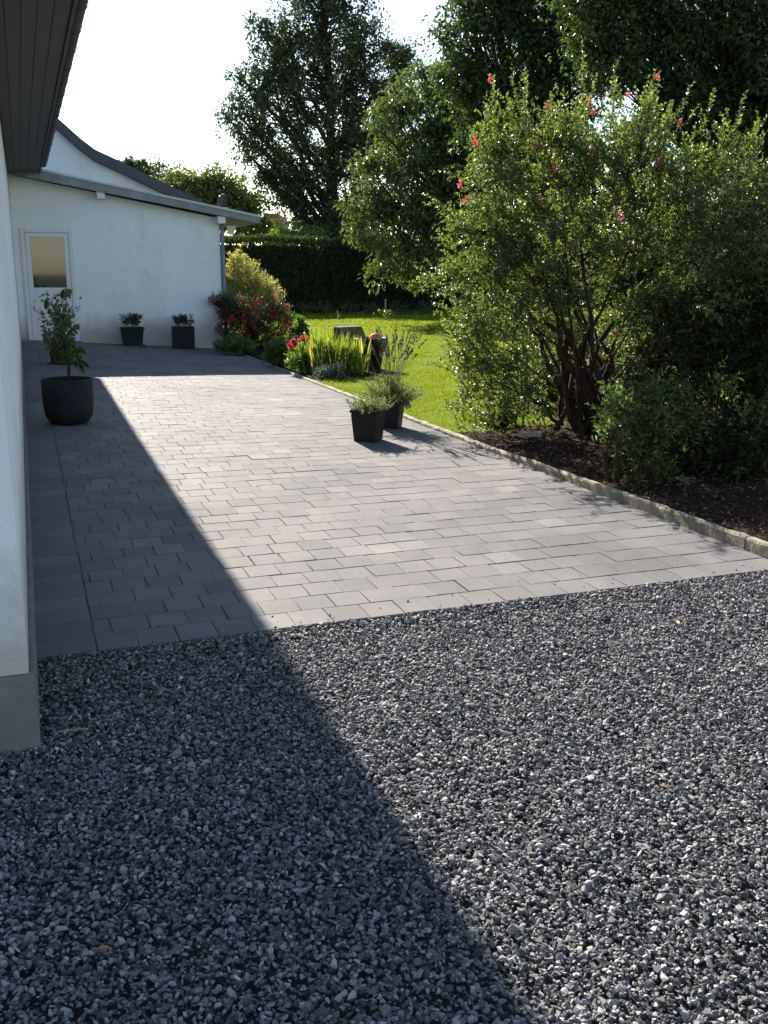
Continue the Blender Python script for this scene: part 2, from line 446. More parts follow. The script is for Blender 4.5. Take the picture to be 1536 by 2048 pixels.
tag(bm_obj('joint_sand', bm, M['joint']), kind='structure')

def gravel():
    protos = []
    for k in range(28):
        b = bmesh.new()
        n = rng.integers(9, 14)
        p = unit(rng.normal(0, 1, (n, 3))) * rng.uniform(.8, 1.0, (n, 1))
        p = p * np.array([rng.uniform(.85, 1.25), rng.uniform(.65, .95), rng.uniform(.34, .62)])
        for q in p: b.verts.new(q)
        r = bmesh.ops.convex_hull(b, input=list(b.verts))
        bmesh.ops.delete(b, geom=[e for e in r['geom_interior'] if isinstance(e, bmesh.types.BMVert)], context='VERTS')
        bmesh.ops.triangulate(b, faces=list(b.faces))
        b.verts.index_update()
        protos.append((np.array([v.co[:] for v in b.verts]), np.array([[v.index for v in fc.verts] for fc in b.faces])))
        b.free()
    n = 300000
    c = rng.uniform(-2.2, 6.4, n); l = rng.uniform(.7, EDGE - .004, n)
    xy = LV[None] * l[:, None] + CV[None] * c[:, None]
    x, y = xy[:, 0], xy[:, 1]
    zc = y * _c + CAM_H * _s
    u = np.abs(x / zc); vv = (CAM_H * _c - y * _s) / zc
    inside = (u < .43) & (vv < .56)
    near = (u < .62) & (vv < .75)
    keep = inside | (near & (rng.random(n) < .55)) | (~near & (rng.random(n) < .25))
    x, y, c, l = x[keep], y[keep], c[keep], l[keep]
    inside = inside[keep]; n = len(x)
    und = .010 * np.sin(x * 2.3 + .5) * np.sin(y * 1.9 + 1) + .006 * np.sin(x * 5.1 + y * 3.7) + .004 * np.sin(x * 11 - y * 9)
    s = .0088 * np.exp(rng.normal(0, .30, n)); s = np.where(inside, s, s * 1.35)
    z = -.022 + und * np.clip((EDGE - l) / .25, .15, 1) + rng.uniform(0, .020, n) + .006 * np.clip(1 - (EDGE - l) / .12, 0, 1)
    k = 34                                                     # stones kicked up on to the paving edge
    c2 = rng.uniform(.2, 3.7, k); l2 = EDGE + abs(rng.normal(0, .07, k)) * rng.choice([1, 1, 3], k)
    xy2 = LV[None] * l2[:, None] + CV[None] * c2[:, None]; s2 = .0075 * np.exp(rng.normal(0, .3, k))
    x = np.concatenate([x, xy2[:, 0]]); y = np.concatenate([y, xy2[:, 1]]); s = np.concatenate([s, s2]); z = np.concatenate([z, s2 * .45]); n += k
    # random rotations, stones mostly lying flat
    ax = rng.normal(0, .46, n); ay = rng.normal(0, .46, n); az = rng.uniform(0, 2 * np.pi, n)
    cx, sx, cy, sy, cz, sz = np.cos(ax), np.sin(ax), np.cos(ay), np.sin(ay), np.cos(az), np.sin(az)
    o = np.zeros(n); e = np.ones(n)
    Rx = np.stack([e, o, o, o, cx, -sx, o, sx, cx], 1).reshape(n, 3, 3)
    Ry = np.stack([cy, o, sy, o, e, o, -sy, o, cy], 1).reshape(n, 3, 3)
    Rz = np.stack([cz, -sz, o, sz, cz, o, o, o, e], 1).reshape(n, 3, 3)
    Rm = Rx @ Ry @ Rz
    which = rng.integers(0, len(protos), n)
    V = []; F = []; off = 0
    for k, (pv, pf) in enumerate(protos):
        i = np.where(which == k)[0]
        v = np.einsum('nij,kj->nki', Rm[i], pv) * s[i, None, None] + np.stack([x[i], y[i], z[i]], 1)[:, None, :]
        V.append(v.reshape(-1, 3)); F.append((pf[None] + (np.arange(len(i)) * len(pv))[:, None, None]).reshape(-1, 3) + off)
        off += len(i) * len(pv)
    return tag(np_mesh('gravel', np.concatenate(V), [np.concatenate(F)], M['gravel']),
               'dark grey angular slate chippings covering the front of the drive', 'gravel', kind='stuff')
gravel()

def kerb_h(l): return float(np.interp(l, [3, 5, 7, 9, 12, 22], [.095, .078, .054, .036, .03, .028]))
def kerb():
    bm = bmesh.new()
    l = 2.6
    while l < 22.5:
        l1 = l + 1.0
        n = 24
        j = rng.normal(0, .004, 2)
        rings = []
        for i in range(n + 1):
            ll = l + .004 + (l1 - l - .008) * i / n
            h = kerb_h(ll)
            prof = [(.0, -.08), (.0, h - .016), (.008, h - .004), (.016, h), (.04, h), (.05, h - .006), (.055, h - .02), (.055, -.08)]
            rg = []
            for q, (c, z) in enumerate(prof):
                w = mnoise.noise(Vector((ll * 9, c * 40, z * 30 + 3))) * .006
                w2 = max(0, mnoise.noise(Vector((ll * 5 + 7, c * 25, 1.3))) - .25) * .022 if q in (1, 2, 3, 4, 5) else 0
                end = .006 if i in (0, n) and 1 <= q <= 6 else 0
                rg.append(bm.verts.new(tuple(W(KERB + c + j[0] + w * (q in (0, 1, 2)), ll, z + w - w2 - end))))
            rings.append(rg)
        for a, b in zip(rings[:-1], rings[1:]):
            for q in range(7): bm.faces.new((a[q], a[q + 1], b[q + 1], b[q]))
        bm.faces.new(rings[0]); bm.faces.new(rings[-1][::-1])
        l = l1
    return tag(bm_obj('kerb', bm, M['kerb'], smooth=False), kind='structure')
kerb()

def bed(name, c0, c1, l0, l1, zf, mat, amp=.03, n=60, m=40):
    v = []; f = []
    for b in range(n + 1):
        for a in range(m + 1):
            c = c0 + (c1 - c0) * a / m; l = l0 + (l1 - l0) * b / n
            p = W(c, l)
            z = zf(c, l) + amp * mnoise.noise(Vector((p[0] * 2.5, p[1] * 2.5, 0))) + amp * .6 * mnoise.noise(Vector((p[0] * 8, p[1] * 8, 3)))
            v.append((p[0], p[1], z))
    for b in range(n):
        for a in range(m):
            k = b * (m + 1) + a; f.append((k, k + 1, k + m + 2, k + m + 1))
    return tag(np_mesh(name, np.array(v), [np.array(f)], mat, smooth=True), kind='structure')
KO = KERB + .053
def bedz(c, l): return kerb_h(l) - .035 + min(.10, (c - KO) * .05)
bed('planting_bed', KO, 9.5, 2.0, 9.0, bedz, M['soil'], n=110, m=80)
def lawnz(c, l): return .012 + 0 * c
bed('lawn', KO, 26, 9.0, 46, lambda c, l: .022, M['turf'], amp=.012)
bed('flower_bed', KO, 5.5, 14.0, 22.6, lambda c, l: .045 if 14.2 < l < 22.4 and c < 5.35 else .0, M['soil'], n=80, m=20)

def grass():
    lv = Leaves()
    def zone(n, y0, y1, x0f, x1f, h, w):
        y = rng.uniform(y0, y1, n); x = x0f(y) + rng.random(n) * (x1f(y) - x0f(y))
        l = x * LV[0] + y * LV[1]; c = x * CV[0] + y * CV[1]
        nz = np.array([mnoise.noise(Vector((a * 1.3, b * 1.3, 0))) for a, b in zip(x, y)])
        ok = (c > KO + .01) & (l > 8.6 + .35 * np.sin(c * 5)) & ~((c < 5.3) & (l > 14.4) & (l < 22.4))
        ok &= rng.random(n) < .8 + nz * .8
        x, y, nz = x[ok], y[ok], nz[ok]; k = len(x)
        d = rng.normal(0, .55, (k, 3)); d[:, 2] = 1
        lv.add(np.stack([x, y, np.full(k, .012)], 1), d, h * rng.uniform(.5, 1.2, k) * (1 + nz * .7), w, BLADE, up=0)
    zone(70000, 8.3, 12.5, lambda y: np.full_like(y, -.2), lambda y: np.full_like(y, 3.2), .05, .0055)
    zone(70000, 12.5, 18, lambda y: -.06 * y, lambda y: .2 * y, .052, .009)
    zone(90000, 18, 26, lambda y: -.16 * y, lambda y: .22 * y, .055, .016)
    zone(80000, 26, 42, lambda y: -.16 * y, lambda y: .26 * y, .065, .034)
    tag(lv.build('grass', M['grass']), 'sunlit short green grass growing all over the lawn', 'grass', kind='stuff')
grass()

def mulch():
    lv = Leaves(); n = 9000
    c = KO + .01 + rng.random(n) ** 1.3 * 3.2; l = rng.uniform(3.2, 8.9, n)
    p = np.array([W(a, b, bedz(a, b) + .012) for a, b in zip(c, l)])
    p[:, 2] += rng.uniform(0, .03, n)
    d = rng.normal(0, 1, (n, 3)); d[:, 2] *= .35
    lv.add(p, d, rng.uniform(.012, .045, n), rng.uniform(.006, .02, n), LEAF, up=.6)
    tag(lv.build('mulch', M['mulch']), 'brown bark mulch and dead leaves on the planting bed', 'mulch', kind='stuff')
mulch()

# ------------------------------------------------------------------ the house on the left (wall along the paving, deep eave)
def house():
    t = thing('house', 'white rendered house along the left edge with a dark overhanging eave and gutter', 'house', W(WALL, 3.4), ROTZ)
    E0, E1 = -.35, SHED - .35 - 3.4                              # eave ends in local y (local x across, y along)
    D = 7.0
    bm = bmesh.new(); box(bm, -D, 0, 0, SHED + 6 - 3.4, -.3, 3.36)
    bm_obj('wall', bm, M['render'], t)
    bm = bmesh.new(); box(bm, .004, .56, E0, E1, 3.362, 3.385)
    bm_obj('soffit', bm, M['soffit'], t)
    bm = bmesh.new()
    for q in range(5): box(bm, .012 + q * .109, .012 + q * .109 + .103, E0 + .01, E1 - .01, 3.350, 3.3605, .003)
    bm_obj('soffit_boards', bm, M['soffit'], t)
    bm = bmesh.new(); box(bm, .0005, .018, .0, SHED - 3.4 - .01, -.25, .26, .003); box(bm, -D, .018, -.018, -.0005, -.25, .26, .003)
    bm_obj('plinth', bm, M['plinth'], t)
    for q in range(22):
        bm = bmesh.new(); y_ = E0 + .3 + q * .8
        prof = [(.586 + .058 + .062 * math.cos(a), 3.49 + .069 * math.sin(a)) for a in np.linspace(math.pi, 2 * math.pi, 10)]
        prof += [(.586 + .058 + .057 * math.cos(a), 3.49 + .064 * math.sin(a)) for a in np.linspace(2 * math.pi, math.pi, 10)]
        prism(bm, prof, 'y', y_, y_ + .025); bm_obj('gutter_bracket', bm, M['dark_metal'], t)
    bm = bmesh.new(); box(bm, .562, .585, E0, E1, 3.33, 3.52)
    bm_obj('fascia', bm, M['soffit'], t)
    bm = bmesh.new()                                            # half-round gutter in front of the fascia
    prof = [(.588 + .055 + .055 * math.cos(a), 3.49 + .062 * math.sin(a)) for a in np.linspace(math.pi, 2 * math.pi, 12)]
    prof += [(x * 1.0 + (-.004 if x > .643 else .004), max(z, 3.436)) for x, z in prof[::-1]]
    prism(bm, prof, 'y', E0, E1)
    bm_obj('gutter', bm, M['slate_roof'], t)
    bm = bmesh.new()
    prism(bm, [(.62, 3.53), (.62, 3.57), (-3.5, 6.0), (-7.6, 3.57), (-7.6, 3.53), (-3.5, 5.92)], 'y', E0, SHED + 6 - 3.3)
    bm_obj('roof', bm, M['slate_roof'], t)
    bm = bmesh.new(); prism(bm, [(-.01, 3.362), (-6.99, 3.362), (-3.5, 5.7)], 'y', .01, SHED + 6 - 3.5)
    bm_obj('gable', bm, M['render'], t)
house()

# ------------------------------------------------------------------ the white shed across the end of the paving
def shed():
    O = W(0, SHED); t = thing('shed', 'low white rendered outbuilding with a sloping grey fascia across the end of the paving', 'shed', O, ROTZ)
    def zt(c): return 3.322 - .1845 * (c - .9486)                # top of the roof edge at c
    CR = KERB - .03
    bm = bmesh.new()
    prism(bm, [(WALL + .005, -.1), (CR, -.1), (CR, zt(CR) - .19), (WALL + .005, zt(WALL) - .19)], 'y', 0, 4.9)
    wall = bm_obj('wall', bm, M['render'], t)
    bm = bmesh.new()                                            # roof deck behind the fascia
    def slab(c0, c1, y0, y1, up, dn):
        prism(bm, [(c0, zt(c0) - dn), (c1, zt(c1) - dn), (c1, zt(c1) - up), (c0, zt(c0) - up)], 'y', y0, y1)
    slab(WALL + .005, 4.60, -.30, 2.3, .012, .15); slab(WALL + .005, CR + .08, 2.3, 4.9, .012, .15)  # overhang depth shaped to shade the fuchsia and keep sun on the variegated shrub
    roof = bm_obj('roof', bm, M['zinc'], t)
    bm = bmesh.new()
    prism(bm, [(WALL + .005, zt(WALL) - .205), (4.61, zt(4.61) - .15), (4.61, zt(4.61) - .02), (WALL + .005, zt(WALL) - .02)], 'y', -.335, -.302)
    bm_obj('fascia', bm, M['zinc'], t)
    bm = bmesh.new()
    prism(bm, [(WALL + .005, zt(WALL) - .035), (4.63, zt(4.63) - .035), (4.63, zt(4.63) + .006), (WALL + .005, zt(WALL) + .006)], 'y', -.352, -.28)
    bm_obj('roof_trim', bm, M['zinc_light'], t)
    for px in (203, 441):                                       # purlin ends under the fascia
        p = at_l(px, 420, SHED - .2); c = LC(p[0], p[1])[1]
        bm = bmesh.new(); box(bm, c - .075, c + .075, -.29, -.002, zt(c) - .30, zt(c) - .165, .008)
        bm_obj('purlin_end', bm, M['white'], t)
    bm = bmesh.new()                                            # rain pipe down the corner
    lathe(bm, [(.0, .02), (.04, .02), (.04, zt(CR) - .2), (.0, zt(CR) - .2)], 14, CR + .045, -.03)
    for z in (.5, 1.5, 2.3): lathe(bm, [(.043, z), (.047, z + .005), (.047, z + .035), (.043, z + .04)], 14, CR + .045, -.03)
    bm_obj('rain_pipe', bm, M['zinc'], t, True)
    # floodlight under the overhang
    fl = bmesh.new(); prism(fl, [(CR + .16, 2.46), (CR + .36, 2.46), (CR + .30, 2.28), (CR + .22, 2.30)], 'y', .12, .22)
    lamp = bm_obj('floodlight', fl, M['white'], t)
    fb = bmesh.new(); box(fb, CR + .001, CR + .2, .16, .19, 2.40, 2.43); bm_obj('bracket', fb, M['dark_metal'], lamp)
    # turbine vent on the roof
    p = at_l(447, 405, SHED + .5); c = LC(p[0], p[1])[1]; zb = zt(c) - .01
    vb = bmesh.new(); lathe(vb, [(.0, zb), (.10, zb), (.09, zb + .1), (.0, zb + .1)], 20, c, .5)
    vent = bm_obj('roof_vent', vb, M['zinc_light'], t, True)
    vt = bmesh.new()
    for k in range(18):
        a0 = 2 * math.pi * k / 18
        pts = []
        for q in range(7):
            ph = -1.2 + 2.4 * q / 6
            pts.append((math.cos(ph) * .135, zb + .225 + .125 * math.sin(ph)))
        va = [vt.verts.new((c + r * math.cos(a0), .5 + r * math.sin(a0), z)) for r, z in pts]
        vc = [vt.verts.new((c + r * .86 * math.cos(a0 + .42), .5 + r * .86 * math.sin(a0 + .42), z)) for r, z in pts]
        for q in range(6): vt.faces.new((va[q], va[q + 1], vc[q + 1], vc[q]))
    lathe(vt, [(.0, zb + .36), (.06, zb + .352), (.065, zb + .335), (.0, zb + .335)], 18, c, .5)
    bm_obj('turbine', vt, M['dark_metal'], vent)
    # door with a tall pane at the left end
    cz = gz(SHED, 1.0)
    d0, d1, zt_ = .06, 1.0, 2.36
    bm = bmesh.new()
    box(bm, d1 - .075, d1, -.05, -.002, cz, zt_, .004); box(bm, d0, d0 + .075, -.05, -.002, cz, zt_, .004)
    box(bm, d0 + .077, d1 - .077, -.05, -.002, zt_ - .075, zt_, .004)
    door = bm_obj('door', bm, M['white'], t)
    ds = bmesh.new(); box(ds, d0 - .03, d1 + .03, -.12, -.052, cz - .05, cz + .03, .006); bm_obj('threshold', ds, M['plinth'], door)
    bm = bmesh.new()
    box(bm, d1 - .165, d1 - .08, -.035, -.004, cz + .02, zt_ - .08, .004); box(bm, d0 + .08, d0 + .165, -.035, -.004, cz + .02, zt_ - .08, .004)
    for a, b in ((cz + .02, cz + .16), (1.16, 1.26), (zt_ - .16, zt_ - .08)): box(bm, d0 + .167, d1 - .167, -.034, -.004, a, b, .003)
    box(bm, d0 + .167, d1 - .167, -.022, -.006, cz + .162, 1.158)
    for k in range(5):
        x = d0 + .2 + k * .135; box(bm, x, x + .11, -.028, -.0225, cz + .19, 1.13, .002)
    bm_obj('door_leaf', bm, M['white'], door)
    bm = bmesh.new(); box(bm, d0 + .167, d1 - .167, -.02, -.008, 1.262, zt_ - .162); bm_obj('pane', bm, M['glass'], door)
    bm = bmesh.new(); box(bm, d1 - .145, d1 - .11, -.045, -.0355, 1.05, 1.24, .003); box(bm, d1 - .25, d1 - .115, -.075, -.062, 1.16, 1.18, .004); box(bm, d1 - .135, d1 - .118, -.074, -.0455, 1.162, 1.178)
    bm_obj('handle', bm, M['dark_metal'], door)
shed()

# ------------------------------------------------------------------ gabled house behind the shed
def gable_house():
    l0 = 25.75
    outer = [at_l(x, y, l0) for x, y in ((131, 250), (160, 276), (190, 299), (240, 322), (290, 347), (340, 371), (380, 390), (432, 416))]
    prof = [(LC(p[0], p[1])[1], p[2]) for p in outer]
    s = (prof[0][1] - prof[1][1]) / (prof[1][0] - prof[0][0])
    ridge = -3.6; prof = [(ridge, prof[0][1] + s * (prof[0][0] - ridge))] + prof
    mir = [(2 * ridge - c, z) for c, z in prof[:0:-1]]
    full = mir + prof
    t = thing('gabled_house', 'white gabled house with dark flared roof edge rising behind the low outbuilding', 'house', W(0, l0), ROTZ)
    th = .24
    low = [(c + (-.03 if c > ridge else .03 if c < ridge else 0), z - th) for c, z in full]
    bm = bmesh.new(); prism(bm, [(low[0][0] + .1, -.1)] + low[1:-1] + [(low[-1][0] - .1, -.1)], 'y', .25, 6)
    bm_obj('wall', bm, M['render'], t)
    bm = bmesh.new(); prism(bm, full + low[::-1], 'y', 0, 6.2)
    bm_obj('roof', bm, M['slate_roof'], t)
gable_house()

def far_house():
    p = at(548, 490, 62); t = thing('brick_house', 'distant orange brick house corner showing over the hedge right of the outbuilding', 'house', (p[0], p[1], 0))
    k = m_per_px(62)
    z1 = at(548, 436, 62)[2]
    bm = bmesh.new(); box(bm, -17 * k, 14 * k, 0, 5, -.1, z1 - .3); bm_obj('wall', bm, M['brick'], t)
    bm = bmesh.new(); prism(bm, [(-19 * k, z1 - .3), (16 * k, z1 - .3), (9 * k, z1 + .25), (-14 * k, z1 + .25)], 'y', -.2, 5.2); bm_obj('roof', bm, M['tile'], t)
far_house()

# ------------------------------------------------------------------ foliage
def in_lobes(lobes, n, shell=.45, wexp=2 / 3):
    w = np.array([(a[3] * a[4] * a[5]) ** wexp for a in lobes]); w /= w.sum()
    i = rng.choice(len(lobes), n, p=w)
    L = np.array(lobes)
    d = unit(rng.normal(0, 1, (n, 3)))
    r = (shell ** 3 + (1 - shell ** 3) * rng.random(n)) ** (1 / 3)
    return L[i, :3] + d * r[:, None] * L[i, 3:], i, d

def px_lobes(Y, rows, depth=.8):
    out = []
    k = m_per_px(Y)
    for r in rows:
        x, y, rx, ry = r[:4]; dy = r[4] if len(r) > 4 else 0
        p = at(x, y, Y + dy)
        out.append((p[0], p[1], p[2], rx * k, max(rx, ry) * k * depth, ry * k))
    return out

def tree(name, label, base, lobes, nclump, per, leaf, mat, trunk_r, rc, cat='tree', group=None, droop=.35, shell=.35, aspect=.5, bark='bark', up=.45, limb_r=.3, fork=.35):
    base = np.array(base, float)
    t = thing(name, label, cat, base, 0, group)
    tb = Tubes()
    top = np.average([a[:3] for a in lobes], axis=0, weights=[a[3] * a[5] for a in lobes])
    zmax = max(a[2] + a[5] for a in lobes)
    tip = np.array([top[0], top[1], base[2] + (zmax - base[2]) * .82])
    spine = curve(base, tip, 0, 9, .06 * trunk_r * 4)
    tb.add(spine, np.linspace(trunk_r, trunk_r * .18, 9), 10)
    cen, li, dd = in_lobes(lobes, nclump, shell)
    lobe_c = np.array([a[:3] for a in lobes])
    limbs = []
    for q, c in enumerate(lobe_c):
        hz = np.linalg.norm(c[:2] - spine[0, :2])
        z0 = np.clip(c[2] - hz * .8 - .1 * (zmax - base[2]), base[2] + fork * min(2.5, zmax - base[2]), tip[2])
        f = np.clip((z0 - base[2]) / (tip[2] - base[2]), .08, .95)
        s = spine[0] + (spine[-1] - spine[0]) * f
        path = curve(s, c, .06 * hz, 6, .04 * hz + .02)
        tb.add(path, np.linspace(trunk_r * limb_r * 1.4 * (1 - f * .6), trunk_r * .12, 6), 6)
        limbs.append(path)
    for c, i in zip(cen, li):
        s = limbs[i][rng.integers(2, 6)]
        tb.add(curve(s, c, .05, 4, .03), np.linspace(trunk_r * .09, trunk_r * .02, 4), 4)
    tb.build('trunk', M[bark], t, base)
    lv = Leaves()
    n = nclump * per
    cc = np.repeat(cen, per, 0); o = rng.normal(0, 1, (n, 3)); o = unit(o) * (rng.random(n) ** .45)[:, None]
    scale = np.repeat(rc * rng.uniform(.45, 1.55, nclump), per)
    pos = cc + o * scale[:, None] * np.array([1, 1, .75])
    d = o * .8 + rng.normal(0, .55, (n, 3)); d[:, 2] -= droop
    lv.add(pos, d, leaf * rng.uniform(.6, 1.3, n), leaf * aspect * rng.uniform(.7, 1.2, n), LEAF, up=up)
    lv.build('crown', mat, t, base)
    return t

# tall dark tree beyond the hedge
Y = 50
rows = [(640, -40, 110, 70), (640, 50, 105, 80), (545, 120, 62, 62), (500, 190, 52, 50), (482, 235, 46, 50), (560, 220, 70, 70), (650, 160, 110, 80),
        (745, 110, 70, 75), (790, 190, 60, 90), (700, 250, 90, 70), (530, 310, 62, 52), (600, 330, 90, 60), (740, 330, 90, 80), (570, 380, 55, 36), (650, 410, 85, 62), (740, 430, 80, 50), (680, 470, 80, 36), (447, 228, 16, 16), (468, 150, 18, 22), (520, 60, 26, 26), (488, 300, 24, 18), (825, 110, 22, 26), (540, 360, 24, 18), (610, 455, 30, 20)]
p = at(680, 590, Y)
tree('tall_tree', 'very tall dark leafy tree standing alone against the white sky behind the hedge', (p[0], Y, 0), px_lobes(Y, rows), 900, 66, .2, M['lf_tall'], .42, .47, droop=.1, shell=.1, up=.55)

# walnut in front of the hedge, lower branches nearly on the lawn
Y = 31
rows = [(822, 175, 32, 42), (800, 255, 45, 62), (860, 260, 60, 70), (770, 350, 42, 60), (850, 370, 95, 90), (940, 330, 90, 110), (735, 415, 40, 36), (790, 455, 75, 62), (890, 470, 110, 80), (830, 535, 62, 42), (970, 470, 90, 110), (900, 190, 50, 60), (945, 250, 60, 70), (880, 330, 80, 80), (742, 330, 24, 26), (762, 262, 24, 28), (700, 415, 20, 14), (725, 470, 26, 18), (845, 140, 20, 20), (770, 540, 30, 22), (790, 205, 22, 26)]
tree('walnut_tree', 'bright green broad-leaved tree with drooping branches in front of the hedge', (2.4, 32.5, 0), px_lobes(Y, rows), 500, 84, .17, M['lf_walnut'], .2, .42, droop=.55, shell=.45, aspect=.42, up=.6)

# big trees on the right, tops out of the picture
Y = 26
rows = [(950, 60, 78, 90), (930, 150, 48, 62), (1010, -40, 110, 90), (1060, 80, 100, 90), (1010, 190, 90, 62), (1120, 180, 90, 66), (1170, 60, 90, 110), (1060, 270, 80, 50), (960, 240, 50, 50), (1140, -80, 120, 80)]
tree('leafy_tree', 'large mid-green tree with thin drooping shoots at its left edge behind the red-flowered shrub', (4.6, 27, 0), px_lobes(Y, rows), 700, 46, .145, M['lf_dark'], .3, .38, droop=.5, shell=.2)
Y = 20
rows = [(1290, 60, 110, 105), (1190, 20, 80, 80), (1200, 110, 60, 60), (1400, -40, 150, 100), (1440, 100, 120, 100), (1560, 80, 110, 160), (1260, 150, 80, 55), (1500, 210, 110, 62), (1380, 190, 60, 45), (1640, 260, 110, 160), (1560, 300, 50, 70), (1480, 275, 80, 50), (1545, 345, 60, 55), (1340, 235, 60, 36), (1250, -60, 120, 80), (1640, -40, 140, 140)]
tree('spreading_tree', 'huge dark spreading tree filling the upper right corner with a thick bare limb', (9.2, 21.5, 0), px_lobes(Y, rows), 950, 46, .115, M['lf_dark'], .34, .32, droop=.4, shell=.15)
Y = 33
rows = [(1130, 330, 90, 80), (1250, 300, 80, 70), (1330, 380, 90, 80), (1440, 470, 110, 80), (1230, 440, 100, 70), (1100, 460, 90, 80), (1560, 420, 80, 90), (1560, 540, 100, 60), (1340, 520, 100, 50), (1200, 540, 100, 50)]
tree('background_tree', 'dark background tree low behind the red-flowered shrub with sky between its branches', (9.0, 34, 0), px_lobes(Y, rows), 420, 60, .2, M['lf_dark'], .3, .5, droop=.3, shell=.2)


# small trees behind the shed
rows = [(385, 385, 46, 40), (350, 372, 30, 26), (430, 385, 42, 42), (480, 405, 42, 46), (420, 420, 60, 40), (500, 440, 38, 36)]
tree('rounded_tree', 'rounded yellow-green tree showing above the sloping outbuilding roof', (at(430, 500, 44)[0], 45, 0), px_lobes(44, rows), 190, 70, .2, M['lf_pale'], .22, .42, droop=.2)
rows = [(268, 345, 34, 22), (300, 362, 26, 22), (245, 350, 20, 16)]
tree('dark_treetop', 'dark low treetop peeping over the gabled roof edge', (at(270, 500, 52)[0], 52.5, 0), px_lobes(52, rows), 60, 60, .24, M['lf_tall'], .2, .4)
rows = [(320, 350, 12, 28), (340, 365, 16, 24), (352, 335, 8, 8), (315, 378, 14, 20)]
tree('sparse_tree', 'thin sparse tree with few leaves beside the dark treetop', (at(328, 500, 50)[0], 50.5, 0), px_lobes(50, rows), 30, 26, .2, M['lf_tall'], .1, .3)
rows = [(580, 470, 34, 22), (620, 478, 30, 16), (545, 482, 26, 14)]
tree('young_tree', 'small light green treetop just over the hedge left of the tall tree', (at(590, 540, 47)[0], 47, 0), px_lobes(47, rows), 46, 34, .2, M['lf_green'], .1, .35)

# hedge across the back
def hedge():
    A = at(425, 560, 35.5); B = at(1010, 560, 42.5)
    a = np.array([A[0], A[1]]); d = np.array([B[0] - A[0], B[1] - A[1]]); Lh = 30.0; d /= np.linalg.norm(d)
    nrm = np.array([d[1], -d[0]])                               # towards the camera
    t = thing('hedge', 'long tall clipped dark green hedge closing off the back of the lawn', 'hedge', (a[0], a[1], 0), math.atan2(d[1], d[0]))
    H, T = 2.58, 1.3
    bm = bmesh.new(); box(bm, 0, Lh, .12, T - .12, -.05, H - .14, .08); bm_obj('branches', bm, M['hedge_core'], t)
    lv = Leaves()
    def face(n, f):
        u = rng.random(n) * Lh; q = rng.random(n); p, nn = f(u, q)
        w = np.array([mnoise.noise(Vector((x * .8, y * 2, z * .9))) for x, y, z in p])
        p = p + nn * (w * .12 + rng.uniform(-.05, .1, n))[:, None]
        dd = nn * .5 + rng.normal(0, .45, (n, 3)); dd[:, 2] += .55
        lv.add(p, dd, rng.uniform(.06, .15, n), rng.uniform(.04, .08, n), LEAF, up=0.1)
    face(42000, lambda u, q: (np.stack([u, np.zeros_like(u) + .02, q * H], 1), np.tile([0, -1.0, 0], (len(u), 1))))
    face(26000, lambda u, q: (np.stack([u, q * T, np.full_like(u, H)], 1), np.tile([0, 0, 1.0], (len(u), 1))))
    face(9000, lambda u, q: (np.stack([u, np.full_like(u, T), q * H], 1), np.tile([0, 1.0, 0], (len(u), 1))))
    lv.build('foliage', M['lf_hedge'], t)
hedge()

# ------------------------------------------------------------------ shrubs made of shoots
def shrub(name, label, base, stems, shoots, leaf, mat, stem_mat, cat='shrub', leaf_step=.02, aspect=.5, flowers=None, tmpl=LEAF, sides=5, group=None, up=.5, stem_r=.02):
    """stems: list of (points, r0); shoots: (start, end, sag)"""
    base = np.array(base, float)
    t = thing(name, label, cat, base, 0, group)
    tb = Tubes()
    for pts, r0 in stems: tb.add(pts, np.linspace(r0, r0 * .3, len(pts)), sides)
    P = []; D = []; NN = []
    for a, b, sag in shoots:
        path = curve(a, b, sag, 6, .012)
        tb.add(path, np.linspace(stem_r * .28, stem_r * .07, 6), 3)
        ln = np.linalg.norm(b - a); k = max(4, int(ln / leaf_step))
        s = np.linspace(.12, 1, k); s = s + rng.normal(0, .01, k)
        i = np.clip(s * 5, 0, 4.999); q = i.astype(int)
        pos = path[q] + (path[np.minimum(q + 1, 5)] - path[q]) * (i - q)[:, None]
        ax = unit(b - a)
        side = unit(np.cross(ax, rng.normal(0, 1, (k, 3))))
        P.append(pos); D.append(side * .9 + ax * .55)
        NN.append(unit(np.array([0, -.12, 1]) * up * 1.6 + rng.normal(0, .55, 3)) + rng.normal(0, .28, (k, 3)))   # the leaves of one spray lie much alike
    tb.build('stems', M[stem_mat], t, base)
    lv = Leaves(); P = np.concatenate(P); D = np.concatenate(D); n = len(P)
    lv.add(P, D, leaf * rng.uniform(.55, 1.25, n), leaf * aspect * rng.uniform(.7, 1.2, n), tmpl, up=up, normal=np.concatenate(NN))
    lv.build('foliage', mat, t, base)
    return t

def flower_cluster(lv, c, r, n, size):
    o = unit(rng.normal(0, 1, (n, 3))) * (rng.random(n) ** .5)[:, None] * r
    lv.add(c + o, o + rng.normal(0, .3 * r, (n, 3)), size * rng.uniform(.7, 1.3, n), size * .8, LEAF, up=.2)

